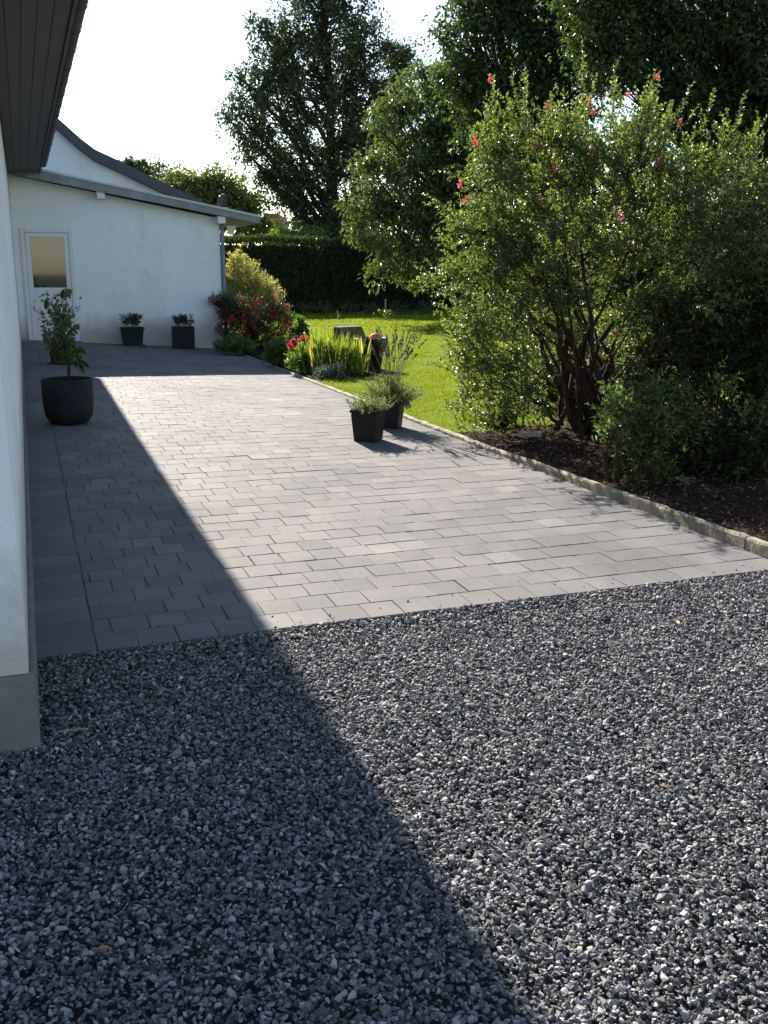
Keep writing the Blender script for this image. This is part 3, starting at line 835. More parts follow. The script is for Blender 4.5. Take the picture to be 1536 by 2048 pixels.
def escallonia():
    base = W(5.1, 8.35, .1)
    Y = 9.7
    k = m_per_px(Y)
    rows = [(1000, 370, 75, 90), (1090, 340, 90, 90), (1190, 350, 100, 80), (1290, 370, 100, 95), (1390, 430, 100, 100), (950, 560, 60, 90), (1010, 500, 80, 90), (1090, 480, 110, 110),
            (1200, 480, 110, 110), (1310, 500, 110, 110), (960, 700, 42, 80), (1010, 760, 62, 60), (1060, 620, 70, 60), (1190, 610, 90, 60), (1110, 590, 70, 50), (1270, 640, 60, 60),
            (1450, 450, 90, 80, -.9), (1530, 490, 90, 90, -1.1), (1400, 560, 90, 90, -.7), (1490, 600, 100, 90, -1.1), (1610, 520, 80, 150, -1.0), (1330, 620, 80, 70, -.3), (1440, 690, 90, 60, -1.0), (1540, 720, 80, 70, -1.2)]
    lobes = px_lobes(Y, rows, .85)
    lc = np.array([a[:3] for a in lobes])
    stems = []; paths = []
    for i, a in enumerate(lobes):
        for q in range(1):
            s = base + np.array([rng.normal(0, .2), rng.normal(0, .16), -.02])
            e = np.array(a[:3]) + rng.normal(0, .25, 3) * np.array(a[3:])
            mid = s * .45 + e * .55; mid[2] = max(.5, e[2] * .55)
            tt = np.linspace(0, 1, 8)[:, None]
            path = (1 - tt) ** 2 * s + 2 * tt * (1 - tt) * (s * .7 + np.array([mid[0], mid[1], e[2]]) * .3 + [0, 0, .1]) + tt ** 2 * e
            path[1:-1] += rng.normal(0, .02, (6, 3))
            stems.append((path, rng.uniform(.018, .036))); paths.append(path)
    # crooked old trunks leaning left and right
    for px_, top in ((1085, 640), (1120, 600), (1150, 620), (1190, 660), (1230, 640), (1060, 660)):
        e = at(px_, top, Y); s = base + np.array([rng.normal(.0, .2), rng.normal(0, .14), 0])
        stems.append((curve(s, e, 0, 8, .045), rng.uniform(.04, .07)))
    cen, li, dd = in_lobes(lobes, 470, .2)
    heart = np.array([lc[:, 0].mean(), Y, 1.2])
    shoots = []
    for c_, d in zip(cen, dd):
        out = unit(unit(c_ - heart) * np.array([.9, .9, .35]) + d * .3 + rng.normal(0, .35, 3) + [0, 0, .12])
        L_ = rng.uniform(.3, .62)
        a_ = c_ - out * L_ * .6; b_ = c_ + out * L_ * .5 + [0, 0, rng.uniform(-.12, .1)]
        shoots.append((a_, b_, .06))
        for q in range(rng.integers(9, 17)):                    # side shoots along one arching branchlet
            f_ = rng.uniform(.15, 1.0); p0 = a_ + (b_ - a_) * f_ + [0, 0, .06 * math.sin(math.pi * f_)]
            dr = unit(out * .7 + rng.normal(0, .55, 3) + [0, 0, .22])
            shoots.append((p0, p0 + dr * rng.uniform(.10, .27), .015))
    # long whippy shoots above the outline
    tips = [(980, 150), (1040, 215), (1095, 210), (1130, 190), (1180, 190), (1255, 185), (1318, 145), (1300, 170), (1385, 165), (1360, 240), (1470, 250), (950, 280), (920, 365), (930, 398), (900, 440), (885, 500), (905, 560), (915, 620), (1430, 300), (1510, 330), (1068, 290), (1220, 230), (1160, 240), (1010, 240)]
    tp = []
    for x, y in tips:
        e = at(x, y, Y + rng.uniform(-.5, .4)); c = lc[np.argmin(np.linalg.norm(lc - e, axis=1))]
        s = e + (c - e) * min(1, .75 / np.linalg.norm(c - e)); shoots.append((s, e, .03)); tp.append(e)
        for q in range(4):
            s2 = s + rng.normal(0, .12, 3); shoots.append((s2, s2 + (e - s) * rng.uniform(.4, .8) + rng.normal(0, .06, 3), .02))
    ox = [890, 930, 960, 1010, 1100, 1300, 1400, 1536]; oy = [560, 470, 340, 280, 250, 262, 310, 370]
    for q in range(70):                                         # arching whips that break up the outline
        x = rng.uniform(935, 1530); y = np.interp(x, ox, oy) + rng.uniform(0, 50)
        dy_ = -1.0 * np.clip((x - 1380) / 120, 0, 1) + rng.uniform(-.5, .5)
        s0 = at(x, y, Y + dy_); lean = (x - 1180) / 700
        hh = rng.uniform(.2, .5) + .25 * (rng.random() < .3)
        e0 = s0 + np.array([lean * .35 + rng.normal(0, .1), rng.normal(0, .1), hh])
        shoots.append((s0, e0, .03))
        for k_ in range(3):
            f0 = rng.uniform(.0, .5); b0 = s0 + (e0 - s0) * f0
            shoots.append((b0, b0 + (e0 - s0) * rng.uniform(.25, .5) + rng.normal(0, .05, 3), .01))
    for q in range(46):                                         # side whips over the lawn
        y = rng.uniform(430, 760); s0 = at(rng.uniform(940, 1000), y, Y + rng.uniform(-.4, .5))
        e0 = s0 + np.array([-rng.uniform(.08, .36), rng.normal(0, .1), rng.uniform(-.05, .22)])
        shoots.append((s0, e0, .03)); shoots.append((s0 + rng.normal(0, .04, 3), s0 + (e0 - s0) * .6 + rng.normal(0, .06, 3), .02))
    # leafy suckers low on the left
    for q in range(420):
        a = at(rng.uniform(925, 1090), rng.uniform(610, 880), Y + rng.uniform(-.5, .9)); a[2] = max(a[2], .08)
        shoots.append((a, a + np.array([rng.normal(-.06, .1), rng.normal(0, .1), rng.uniform(.05, .3)]), .02))
    t = shrub('flowering_shrub', 'tall arching small-leaved shrub with scattered red flowers and bare twisted stems beside the paving', base, stems, shoots, .034, M['lf_shrub'], 'red_bark', leaf_step=.0125, aspect=.6, stem_r=.012, up=.42)
    for x, y in [(980, 158), (948, 282), (921, 368), (931, 398), (1068, 293), (1108, 335), (1180, 200), (1184, 222), (1182, 300), (1256, 190), (1316, 155), (1358, 247), (1315, 322), (1241, 433), (1128, 499), (1083, 398), (1508, 338), (1456, 384), (1234, 666), (1095, 212)]:
        lv = Leaves(); c = at(x, y, Y - .45 if y > 200 else Y - .05)
        for q in range(3): flower_cluster(lv, c + np.array([0, 0, .017 * (q - 1)]) + rng.normal(0, .006, 3), .021, 12, .016)
        lv.build('flower_cluster', M['fl_shrub'], t, base)
    return t
escallonia()

def laurel():
    base = W(4.95, 6.5, .13); Y = 7.25
    rows = [(1245, 840, 28, 60), (1258, 915, 30, 45), (1310, 870, 24, 60), (1325, 945, 30, 28), (1345, 800, 40, 40, .3), (1222, 830, 18, 50, -.2), (1300, 800, 30, 40, .2), (1530, 930, 26, 50, .1), (1510, 820, 30, 30, .2), (1440, 770, 30, 26, .2), (1375, 860, 24, 30, .1)]
    lobes = px_lobes(Y, rows, .9)
    stems = []
    for a in lobes:
        for q in range(2):
            s = np.array([a[0] + rng.normal(.1, .06), a[1] + rng.normal(.2, .08), base[2] - .06])
            stems.append((curve(s, np.array(a[:3]), .05, 6, .02), rng.uniform(.012, .022)))
    P, li, dd = in_lobes(lobes, 340, .15)
    shoots = []
    for p, d in zip(P, dd):
        out = unit(d * .5 + np.array([-.15, -.25, .1]) + rng.normal(0, .5, 3)); ln = rng.uniform(.12, .34)
        shoots.append((p - out * ln * .5, p + out * ln * .5, .02))
    shrub('laurel_bush', 'dark broad-leaved evergreen bush with a few bright green leaf sprays at the right edge', base, stems, shoots, .058, M['lf_laurel'], 'red_bark', leaf_step=.022, aspect=.36, tmpl=LEAF, up=.4, stem_r=.012)
    # small seedlings at the foot
    for i, (x, y, lab) in enumerate(((1370, 975, 'small star-shaped green seedling on the dark soil in front of the bush'), (1475, 955, 'pale two-tiered seedling on the dark soil near the right edge'))):
        r = ray(x, y); t_ = (.14 - CAM_H) / r[2]; b = np.array([r[0] * t_, r[1] * t_, .10])
        t = thing('seedling', lab, 'seedling', b)
        tb = Tubes(); tb.add(curve(b, b + [0, 0, .12], 0, 3), .003, 4); tb.build('stem', M['stem'], t, b)
        lv = Leaves(); n = 9
        a = rng.uniform(0, 6.28, n); d = np.stack([np.cos(a), np.sin(a), rng.uniform(-.5, .3, n)], 1)
        lv.add(np.tile(b + [0, 0, .115], (n, 1)) - [0, 0, 1] * rng.uniform(0, .05, (n, 1)), d, .075, .028, LEAF, up=.6); lv.build('foliage', M['lf_laurel'], t, b)
laurel()

def blob_plant(name, label, base, lobes, nshoot, leaf, mat, cat='shrub', aspect=.5, step=.02, ln=(.12, .3), upw=.5, stem_mat='stem', tmpl=LEAF, stem_r=.012):
    stems = [(curve(np.array(base) + rng.normal(0, .06, 3) * [1, 1, 0], np.array(a[:3]), .04, 5, .015), .009) for a in lobes for q in range(2)]
    P, li, dd = in_lobes(lobes, nshoot, .3); sh = []
    for p, d in zip(P, dd):
        o = unit(d * .7 + np.array([0, 0, upw]) + rng.normal(0, .3, 3)); q = rng.uniform(*ln)
        sh.append((p - o * q * .6, p + o * q * .4, .02))
    return shrub(name, label, base, stems, sh, leaf, mat, stem_mat, cat, step, aspect, tmpl=tmpl, stem_r=stem_r)

Y = 8.6
rows = [(1300, 760, 50, 90, .5), (1390, 720, 80, 90), (1480, 740, 90, 110, -.2), (1570, 780, 80, 160, -.4), (1400, 860, 70, 60, -.4), (1490, 880, 70, 50, -.6), (1290, 880, 40, 50, -.2), (1360, 930, 50, 36, -.8), (1430, 930, 60, 40, -1.1), (1500, 960, 40, 30, -1.3), (1400, 880, 60, 50, -1.0), (1540, 900, 50, 60, -1.2), (1240, 930, 30, 30, -.7), (1340, 640, 70, 60, .4), (1450, 640, 90, 60), (1560, 640, 80, 70)]
b_ = W(5.6, 6.9, .13)
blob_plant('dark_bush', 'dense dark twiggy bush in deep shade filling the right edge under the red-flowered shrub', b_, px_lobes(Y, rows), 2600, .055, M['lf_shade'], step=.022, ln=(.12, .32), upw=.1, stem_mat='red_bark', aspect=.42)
Y = 11.6
rows = [(1095, 710, 60, 80), (1060, 800, 50, 50), (1180, 730, 70, 100), (1130, 800, 60, 50), (1260, 740, 70, 110), (1360, 720, 80, 110)]
b_ = W(6.2, 9.4, .05)
blob_plant('leafy_bush', 'dim green leafy bush seen between the bare trunks of the red-flowered shrub', b_, px_lobes(Y, rows), 1300, .06, M['lf_dark'], step=.026, ln=(.15, .35), upw=.3, stem_mat='red_bark')

# yellow-green shrub behind, red fuchsia in front of it, beside the shed corner
Y = 22.6
rows = [(490, 560, 38, 42), (520, 585, 34, 34), (475, 530, 22, 26), (500, 600, 50, 40), (545, 590, 20, 22)]
t = blob_plant('variegated_shrub', 'pale yellow-green variegated shrub with one tall shoot beside the outbuilding corner', (at(505, 600, Y)[0], Y, .03), px_lobes(Y, rows), 1500, .05, M['lf_yellow'], step=.028)
lv = Leaves(); a, b = at(468, 520, Y), at(482, 490, Y); s = np.linspace(0, 1, 22)[:, None]
dd = rng.normal(0, .6, (22, 3)); dd[:, 2] += .4
lv.add(a + (b - a) * s, dd, .10, .035); lv.build('tall_shoot', M['lf_yellow'], t, (at(505, 600, Y)[0], Y, .03))
Y = 20.6
rows = [(470, 620, 36, 26), (440, 604, 22, 12), (510, 625, 44, 32), (555, 620, 26, 28), (480, 660, 44, 26), (535, 665, 44, 30), (575, 640, 14, 16)]
lb = px_lobes(Y, rows); fb = (at(505, 690, Y)[0], Y, .03)
t = blob_plant('fuchsia_bush', 'dark leafy fuchsia bush covered in red flowers at the outbuilding corner', fb, lb, 1500, .05, M['lf_fuchsia'], step=.026, stem_mat='red_bark')
P, li, d = in_lobes(lb, 66, .75)
P[:, 1] -= .15
for k in range(66):
    lv = Leaves(); flower_cluster(lv, P[k], .045, 13, .05)
    lv.build('flower_cluster', M['fl_red'], t, fb)

# low green perennials along the kerb
for lab, x, y, rx, hz, m_, lf in (('low dark green leafy perennial at the foot of the fuchsia bush', 470, 690, 40, .30, 'lf_green', .06), ('fresh green ferny perennial next to the kerb below the fuchsia', 560, 712, 34, .42, 'lf_green', .05),
                                  ('spreading bright green clump under the red dahlia flowers', 610, 728, 34, .40, 'lf_green', .05), ('upright dark green leafy stalk plant at the lawn edge behind the red flowers', 600, 690, 16, .62, 'lf_green', .09)):
    r = ray(x, y + 18); t_ = (.04 - CAM_H) / r[2]; b = np.array([r[0] * t_, r[1] * t_, .03]); w = rx * m_per_px(b[1])
    lb = [(b[0] + w * f, b[1] + .1, b[2] + hz * .55 * h, w * .55, w * .6, hz * .45 * h) for f, h in ((-.5, .8), (0, 1.1), (.5, .85))]
    blob_plant('leafy_perennial', lab, b, lb, 330, lf, M[m_], 'plant', step=.022, ln=(.1, .22))
def dahlia():
    r = ray(598, 735); t_ = (.04 - CAM_H) / r[2]; b = np.array([r[0] * t_, r[1] * t_, .03])
    lb = [(b[0], b[1], .3, .16, .16, .22), (b[0] + .05, b[1], .42, .1, .1, .14)]
    t = blob_plant('red_dahlia', 'plant with two large red flower heads beside the sword-leaved clump', b, lb, 50, .06, M['lf_fuchsia'], 'plant', step=.03)
    for x, y in ((585, 689), (609, 680), (604, 686)):
        c = at(x, y, b[1] - .1); lv = Leaves(); flower_cluster(lv, c, .06, 60, .06); lv.build('flower_head', M['fl_red'], t, b)
dahlia()
def iris():
    b = W(4.5, 14.85, .03); t = thing('sword_leaf_clump', 'dense clump of upright yellow-tipped sword-shaped leaves beside the dark urn', 'plant', b)
    for k in range(3):
        lv = Leaves(); n = 110
        c0 = b + np.array([(-.24, .0, .25)[k], rng.normal(0, .05), 0])
        p = c0 + rng.normal(0, 1, (n, 3)) * [.10, .16, 0]
        d = rng.normal(0, .16, (n, 3)); d[:, 2] = 1
        lv.add(p, d, (.74, .68, .60)[k] * rng.uniform(.6, 1.05, n), rng.uniform(.018, .034, n), SWORD, up=0)
        lv.build('leaf_fan', M['lf_iris'], t, b)
iris()
b = W(4.15, 14.2, .03)
blob_plant('grey_leaved_plant', 'low silvery grey-green cushion plant on the kerb edge below the sword leaves', b, [(b[0], b[1], .11, .2, .16, .1), (b[0] + .15, b[1], .12, .16, .14, .1)], 130, .04, M['lf_grey'], 'plant', step=.012, ln=(.08, .16))
# low plants at the foot of the hedge
for k, x in enumerate((615, 650, 700, 745, 800, 850)):
    p = at(x, 622, 36.8); b = np.array([p[0], 36.8, .02])
    blob_plant('border_plant', 'low shaded plant at the foot of the dark hedge', b, [(b[0], b[1], .2, .38, .3, .2 + .06 * (k % 3))], 60, .09, M['lf_fuchsia'], 'plant', step=.05)
    col.objects[-1]
for o in bpy.data.objects:
    if o.name.startswith('border_plant'): o['group'] = 'low plants along the foot of the hedge'

# ------------------------------------------------------------------ pots
def square_pot(bm, w0, w1, h, rim_h, rim_o, wall=.012, d0=None, d1=None):
    d0 = d0 or w0; d1 = d1 or w1
    def ring(w, d, z): return [bm.verts.new((x * w / 2, y * d / 2, z)) for x, y in ((-1, -1), (1, -1), (1, 1), (-1, 1))]
    rs = [ring(w0, d0, 0), ring(w0 + (w1 - w0) * (1 - rim_h / h), d0 + (d1 - d0) * (1 - rim_h / h), h - rim_h)]
    rs.append(ring(w1 + 2 * rim_o, d1 + 2 * rim_o, h - rim_h + .002)); rs.append(ring(w1 + 2 * rim_o + .004, d1 + 2 * rim_o + .004, h - .004))
    rs.append(ring(w1 + 2 * rim_o - .004, d1 + 2 * rim_o - .004, h)); rs.append(ring(w1 - 2 * wall, d1 - 2 * wall, h)); rs.append(ring(w1 - 2 * wall - .03, d1 - 2 * wall - .03, h - .09))
    bm.faces.new(rs[0]); bm.faces.new(rs[-1][::-1])
    for a, b in zip(rs[:-1], rs[1:]):
        for i in range(4): bm.faces.new((a[i], a[(i + 1) % 4], b[(i + 1) % 4], b[i]))
    ed = [e for e in bm.edges if abs(e.verts[0].co.x - e.verts[1].co.x) < .02 and abs(e.verts[0].co.y - e.verts[1].co.y) < .02]
    bmesh.ops.bevel(bm, geom=ed, offset=.012, segments=2, affect='EDGES')

def lavender(name, label, pos, rot, w0, w1, h, n_leaf, n_stalk, hl, hs, lean, tagged=False, spread=.10):
    t = thing(name, label, 'potted plant', pos, rot)
    bm = bmesh.new(); square_pot(bm, w0, w1, h, .03, .008); bm_obj('pot', bm, M['black_pot'], t)
    bm = bmesh.new(); box(bm, -w1 / 2 + .03, w1 / 2 - .03, -w1 / 2 + .03, w1 / 2 - .03, h - .088, h - .045); bm_obj('soil', bm, M['soil'], t)
    tb = Tubes(); lv = Leaves()
    P = []; D = []
    for q in range(n_leaf):
        a = np.array([rng.normal(0, w1 * .2), rng.normal(0, w1 * .2), h - .05])
        az = rng.uniform(0, 6.28); rr = 1.9 * spread * math.sqrt(rng.random()); e = a + np.array([math.cos(az) * rr, math.sin(az) * rr, rng.uniform(.4, 1) * math.sqrt(max(.02, hl * hl - min(rr, hl * .9) ** 2))])
        path = curve(a, e, .01, 4, .006); tb.add(path, [.0022, .002, .0015, .001], 3)
        k = 20; s = rng.uniform(.1, 1, k)[:, None]
        P.append(a + (e - a) * s); dd = rng.normal(0, .5, (k, 3)); dd[:, 2] += .7; D.append(dd)
    P = np.concatenate(P); lv.add(P, np.concatenate(D), rng.uniform(.02, .045, len(P)), .0055, LEAF, up=0.1)
    tb.build('stems', M['stem'], t); lv.build('foliage', M['lf_lavender'], t)
    if n_stalk:
        for q in range(n_stalk):
            tb = Tubes(); fl = Leaves()
            a = np.array([rng.normal(0, w1 * .2), rng.normal(0, w1 * .2), h + .02])
            az = rng.uniform(0, 6.28); rr = abs(rng.normal(0, 1)) * .21 + .05
            e = a + np.array([math.cos(az) * rr + lean[0], math.sin(az) * rr + lean[1], hs * rng.uniform(.6, 1.02)])
            tt = np.linspace(0, 1, 7)[:, None]; m_ = a + (e - a) * .5; m_[2] += .1
            path = (1 - tt) ** 2 * a + 2 * tt * (1 - tt) * m_ + tt ** 2 * e
            tb.add(path, np.linspace(.0026, .0016, 7), 3)
            k = 34; s = np.linspace(.80, 1.0, k)[:, None] + rng.normal(0, .008, (k, 1)); ax = unit(e - path[-2])
            pos_ = path[-2] + (e - path[-2]) * ((s - .8333) / .1667)
            dd = rng.normal(0, .8, (k, 3)) + ax * .9
            fl.add(pos_, dd, rng.uniform(.014, .026, k), .012, LEAF, up=0)
            st = tb.build('flower_stalk', M['stem'], t); fl.build('flower_spike', M['fl_spike'], st)
    if tagged:
        bm = bmesh.new()
        prism(bm, [(-.03, -.05), (.03, -.05), (.033, .04), (.015, .055), (-.015, .055), (-.033, .04)], 'y', -.0008, .0008)
        o = bm_obj('plant_label', bm, M['tagmat'], t, loc=(w1 / 2 + .05, -.02, h - .03)); o.rotation_euler = (R(12), R(-28), R(15))
        bm = bmesh.new(); box(bm, -.012, .012, -.0022, -.001, -.035, -.022); bm_obj('label_mark', bm, M['white'], o)
        tb = Tubes(); tb.add([(w1 / 2 - .02, 0, h), (w1 / 2 + .015, -.01, h + .035), (w1 / 2 + .04, -.02, h + .015)], .002, 4); tb.build('label_strap', M['tagmat'], t)
    return t
lavender('potted_lavender', 'nearer square black plastic pot with short bushy grey-green lavender on the paving', (-.15, 9.43, .035 * 0 + float(gz(8.9, 3.0)) + .002), R(-21), .21, .26, .30, 90, 0, .2, 0, (0, 0))
lavender('potted_lavender', 'farther black pot with tall lavender flower stalks and a hanging plant label by the kerb', (.07, 10.25, float(gz(9.65, 3.5)) + .002), R(-14), .19, .25, .28, 240, 46, .36, .72, (.05, 0), True, .19)

def round_pot():
    pos = W(.36, 10.62); pos[2] = gz(10.62, .36) + .002
    t = thing('potted_shrub', 'large rounded charcoal pot with a broad-leaved plant on one woody stem beside the house', 'potted plant', pos)
    bm = bmesh.new(); lathe(bm, [(0, 0), (.15, 0), (.19, .015), (.228, .07), (.246, .16), (.252, .30), (.252, .44), (.246, .452), (.236, .452), (.232, .44), (.228, .36), (0, .36)], 48)
    bm_obj('pot', bm, M['grey_pot'], t, True)
    bm = bmesh.new(); lathe(bm, [(.226, .365), (.12, .378), (0, .372)], 24); bm_obj('soil', bm, M['soil'], t)
    tb = Tubes(); lv = Leaves()
    trunk = np.array([[.03, 0, .36], [.025, 0, .5], [.035, 0, .62], [.0, 0, .8], [-.03, .02, 1.0], [-.02, 0, 1.18]])
    tb.add(trunk, [.015, .014, .013, .011, .008, .004], 8)
    P = []; D = []
    for s, e in (((.03, 0, .60), (.16, -.05, .62)), ((.0, 0, .8), (.09, .05, .95)), ((0, 0, .78), (-.16, 0, .9)), ((-.02, 0, .9), (.05, -.06, 1.1)), ((-.03, .02, 1.0), (-.14, .03, 1.15)), ((-.02, 0, 1.1), (.03, 0, 1.25)), ((.01, 0, .72), (-.1, -.12, .78)), ((.0, 0, .76), (.08, -.1, .8)), ((0, 0, .8), (0, .14, .9)), ((.03, 0, .58), (-.08, -.06, .68)), ((.03, 0, .62), (.12, .06, .74)), ((.02, 0, .7), (-.14, .03, .76)), ((.02, 0, .68), (.06, -.14, .72)), ((.03, 0, .6), (-.05, .1, .7))):
        path = curve(s, e, .02, 5, .004); tb.add(path, np.linspace(.006, .003, 5), 5)
        for q in range(7):
            P.append(path[rng.integers(2, 5)] + rng.normal(0, .012, 3)); dd = rng.normal(0, .7, 3); dd[2] += .05; D.append(dd + unit(np.array(e) - np.array(s)) * .5)
    P.append((.155, -.05, .61)); D.append((.3, -.1, -.9)); P.append((.14, -.05, .62)); D.append((.6, -.3, -.8)); P.append((.15, -.03, .62)); D.append((.8, .2, -.5))
    n = len(P); lv.add(np.array(P), np.array(D), rng.uniform(.09, .135, n), rng.uniform(.045, .065, n), LEAF_BIG, up=.4)
    tb.build('stem', M['bark'], t); lv.build('foliage', M['lf_pot'], t)
round_pot()

def back_pot():
    pos = W(.50, 16.2); pos[2] = gz(16.2, .5) + .002
    t = thing('potted_bush', 'brown tapered pot with a bushy green plant standing behind the large rounded pot', 'potted plant', pos)
    bm = bmesh.new(); lathe(bm, [(0, 0), (.15, 0), (.155, .01), (.20, .34), (.215, .345), (.215, .39), (.2, .392), (.19, .35), (0, .345)], 36); bm_obj('pot', bm, M['brown_pot'], t, True)
    bm = bmesh.new(); lathe(bm, [(0, .008), (.19, .008), (.21, .03), (.2, .032), (.185, .012)], 30); bm_obj('saucer', bm, M['dark_metal'], t, True)
    tb = Tubes(); lv = Leaves(); P = []; D = []
    for q in range(40):
        e = np.array([rng.normal(0, .15), rng.normal(0, .14), rng.uniform(.5, 1.0)]); tb.add(curve((0, 0, .345), e, .04, 5, .008), np.linspace(.005, .002, 5), 4)
        for k in range(12): P.append(e * rng.uniform(.6, 1.03) + [0, 0, .05]); D.append(rng.normal(0, .8, 3) + [0, 0, .3])
    n = len(P); lv.add(np.array(P), np.array(D), rng.uniform(.05, .09, n), rng.uniform(.025, .04, n), LEAF, up=.4)
    tb.build('stems', M['stem'], t); lv.build('foliage', M['lf_laurel'], t)
back_pot()

def lily_plant(t, n, w, d, z0, hgt):
    tb = Tubes(); lv = Leaves()
    for q in range(n):
        a = np.array([rng.uniform(-w, w), rng.uniform(-d, d), z0]); e = a + np.array([rng.normal(0, .05), rng.normal(0, .04), hgt * rng.uniform(.6, 1.1)])
        tb.add(curve(a, e, 0, 4, .006), [.004, .004, .003, .002], 4)
        k = 26; s = rng.uniform(.25, 1, k) ** .7; az = rng.uniform(0, 6.28, k)
        lv.add(a + (e - a) * s[:, None], np.stack([np.cos(az), np.sin(az), rng.uniform(-.2, .8, k)], 1), rng.uniform(.05, .10, k), .018, LEAF, up=.3)
    tb.build('stems', M['stem'], t); lv.build('foliage', M['lf_pot'], t)
p = at_l(266, 692, 20.25); c = LC(p[0], p[1])[1]
t = thing('planter', 'flared dark planter with saucer and leafy plant, left of the square planter at the wall', 'potted plant', W(c, 20.25, gz(20.25, c) + .002), ROTZ)
bm = bmesh.new(); square_pot(bm, .35, .42, .34, .035, .018, d0=.26, d1=.32); bm_obj('pot', bm, M['grey_pot'], t)
for o in t.children: o.location.z = .024
bm = bmesh.new(); box(bm, -.25, .25, -.18, .18, .0, .022, .008); bm_obj('saucer', bm, M['dark_metal'], t)
bm = bmesh.new(); box(bm, -.17, .17, -.12, .12, .28, .33); bm_obj('soil', bm, M['soil'], t)
lily_plant(t, 20, .15, .09, .32, .29)
p = at_l(368, 697, 20.22); c = LC(p[0], p[1])[1]
t = thing('planter', 'tall straight-sided square dark planter with leafy plant against the white wall, near the fuchsia', 'potted plant', W(c, 20.25, gz(20.25, c) + .002), ROTZ - R(4))
bm = bmesh.new(); square_pot(bm, .42, .43, .43, .43 * .02, .0, d0=.3, d1=.3); bm_obj('pot', bm, M['black_pot'], t)
bm = bmesh.new(); box(bm, -.19, .19, -.13, .13, .35, .40); bm_obj('soil', bm, M['soil'], t)
lily_plant(t, 20, .16, .09, .39, .25)

def urn():
    pos = W(5.23, 15.35, .02); t = thing('urn', 'big dark tapered round pot standing on the lawn beside the sword-leaved clump', 'pot', pos)
    bm = bmesh.new(); lathe(bm, [(0, 0), (.155, 0), (.165, .01), (.225, .37), (.262, .372), (.268, .38), (.275, .50), (.27, .51), (.255, .51), (.245, .49), (.22, .38), (0, .36)], 44); bm_obj('body', bm, M['black_pot'], t, True)
    bm = bmesh.new(); lathe(bm, [(.222, .37), (.1, .385), (0, .38)], 24); bm_obj('soil', bm, M['soil'], t)
    b = at(752, 692, pos[1]); bm = bmesh.new()
    bmesh.ops.create_uvsphere(bm, u_segments=32, v_segments=16, radius=.10)
    for v in bm.verts: v.co.z *= .92
    o = bm_obj('ball', bm, M['orange'], smooth=True, loc=(pos[0] + .07, pos[1] - .05, .02 + .495)); tag(o, 'bright orange-red ball lying in the dark round pot', 'ball')
urn()
def block():
    p = at(700, 690, 21.9); t_ = (p[0], 21.9, .02)
    bm = bmesh.new()
    prism(bm, [(-.30, 0), (.36, 0), (.30, .14), (.20, .37), (.18, .385), (-.285, .385), (-.30, .37)], 'y', -.2, .2)
    bmesh.ops.bevel(bm, geom=list(bm.edges), offset=.012, segments=1, affect='EDGES')
    tag(bm_obj('stone_block', bm, M['stone'], loc=t_, rotz=R(28)), 'grey-brown rough stone block with a sloped end on the lawn behind the dark round pot', 'stone block')
block()
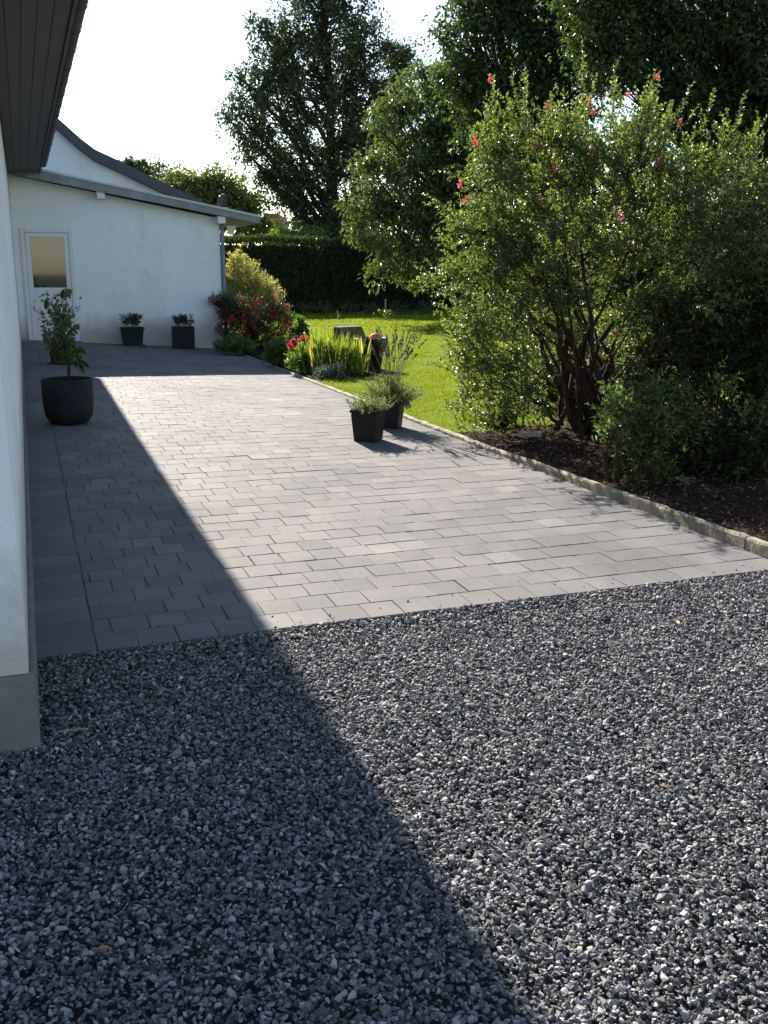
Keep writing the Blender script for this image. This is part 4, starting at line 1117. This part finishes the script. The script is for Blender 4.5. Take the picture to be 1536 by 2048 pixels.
# stakes on the lawn
b = at(771, 641, 32.3); t = thing('staked_sapling', 'tiny sapling tied to a pale wooden stake far out on the lawn', 'sapling', (b[0], 32.3, .01))
bm = bmesh.new(); box(bm, -.022, .022, -.02, .02, 0, .66, .004); bm_obj('stake', bm, M['wood'], t)
tb = Tubes(); tb.add(curve((.03, 0, 0), (.03, -.03, .3), 0, 4, .01), .006, 4); tb.build('stem', M['stem'], t)
lv = Leaves(); n = 50; q = rng.normal(0, 1, (n, 3)) * [.15, .1, .05] + [.0, -.03, .25]; lv.add(q, rng.normal(0, 1, (n, 3)), .09, .05, LEAF); lv.build('foliage', M['lf_green'], t)
b = at(677, 642, 31.6); t = thing('stake', 'short thin forked stick standing in the grass left of the staked sapling', 'stake', (b[0], 31.6, .01))
tb = Tubes(); tb.add(curve((0, 0, 0), (-.03, 0, .36), 0, 4), .016, 5); tb.add(curve((0, 0, .12), (.06, 0, .24), 0, 3), .011, 5); tb.build('stick', M['wood'], t)
# dark metal stake in the shrub, a wood offcut, a half-hidden black tub
b = at(1046, 842, 9.9); z0 = .05; o = Tubes(); o.add(curve((0, 0, 0), (.03, .05, .75), 0, 4), .012, 6); o = o.build('garden_stake', M['dark_metal']); o.location = (b[0], 9.9, z0); tag(o, 'thin dark upright stake inside the left foot of the red-flowered shrub', 'stake')
b = W(4.36, 8.2, 0); bm = bmesh.new(); box(bm, -.11, .11, -.03, .03, 0, .045, .006)
for v in bm.verts: v.co.z += .004 * math.sin(v.co.x * 40)
tag(bm_obj('wood_offcut', bm, M['wood'], loc=(b[0], b[1], .085), rotz=R(12)), 'weathered grey wood offcut lying on the mulch near the kerb', 'wood')
b = at(1000, 850, 10.2); t_ = thing('planting_tub', 'black shallow trough half hidden under the left side of the red-flowered shrub', 'tub', (b[0], 10.2, .02), R(15))
bm = bmesh.new(); square_pot(bm, .30, .34, .15, .02, .006, d0=.16, d1=.18); bm_obj('body', bm, M['black_pot'], t_, True)
# leaves and twigs that lie about on the gravel
for lab, x, y, ln in (('curled tan dead leaf lying on the sunny gravel at the right', 1350, 1243, .055), ('small orange dead leaf on the shaded gravel near the bottom left', 222, 1900, .035), ('reddish dead leaf on the sunny gravel toward the lower right', 1338, 1580, .035), ('pale tan leaf near the paving edge on the sunny gravel', 1295, 1197, .045)):
    r = ray(x, y); tt = (0 - CAM_H) / r[2]; p = np.array([r[0] * tt, r[1] * tt, .004]); lv = Leaves(); a = rng.uniform(0, 6)
    lv.add([p], [(math.cos(a), math.sin(a), .15)], ln, ln * .4, LEAF_BIG, up=.8); o = lv.build('dead_leaf', M['dry'], None, p); tag(o, lab, 'leaf')
r = ray(152, 1467); tt = -CAM_H / r[2]; p = np.array([r[0] * tt, r[1] * tt, .006]); tb = Tubes(); tb.add(curve((-.06, 0, 0), (.04, .012, .006), .004, 5, .001), .0028, 5); o = tb.build('twig', M['wood']); o.location = p; tag(o, 'short pale twig lying on the shaded gravel at the left edge', 'twig')
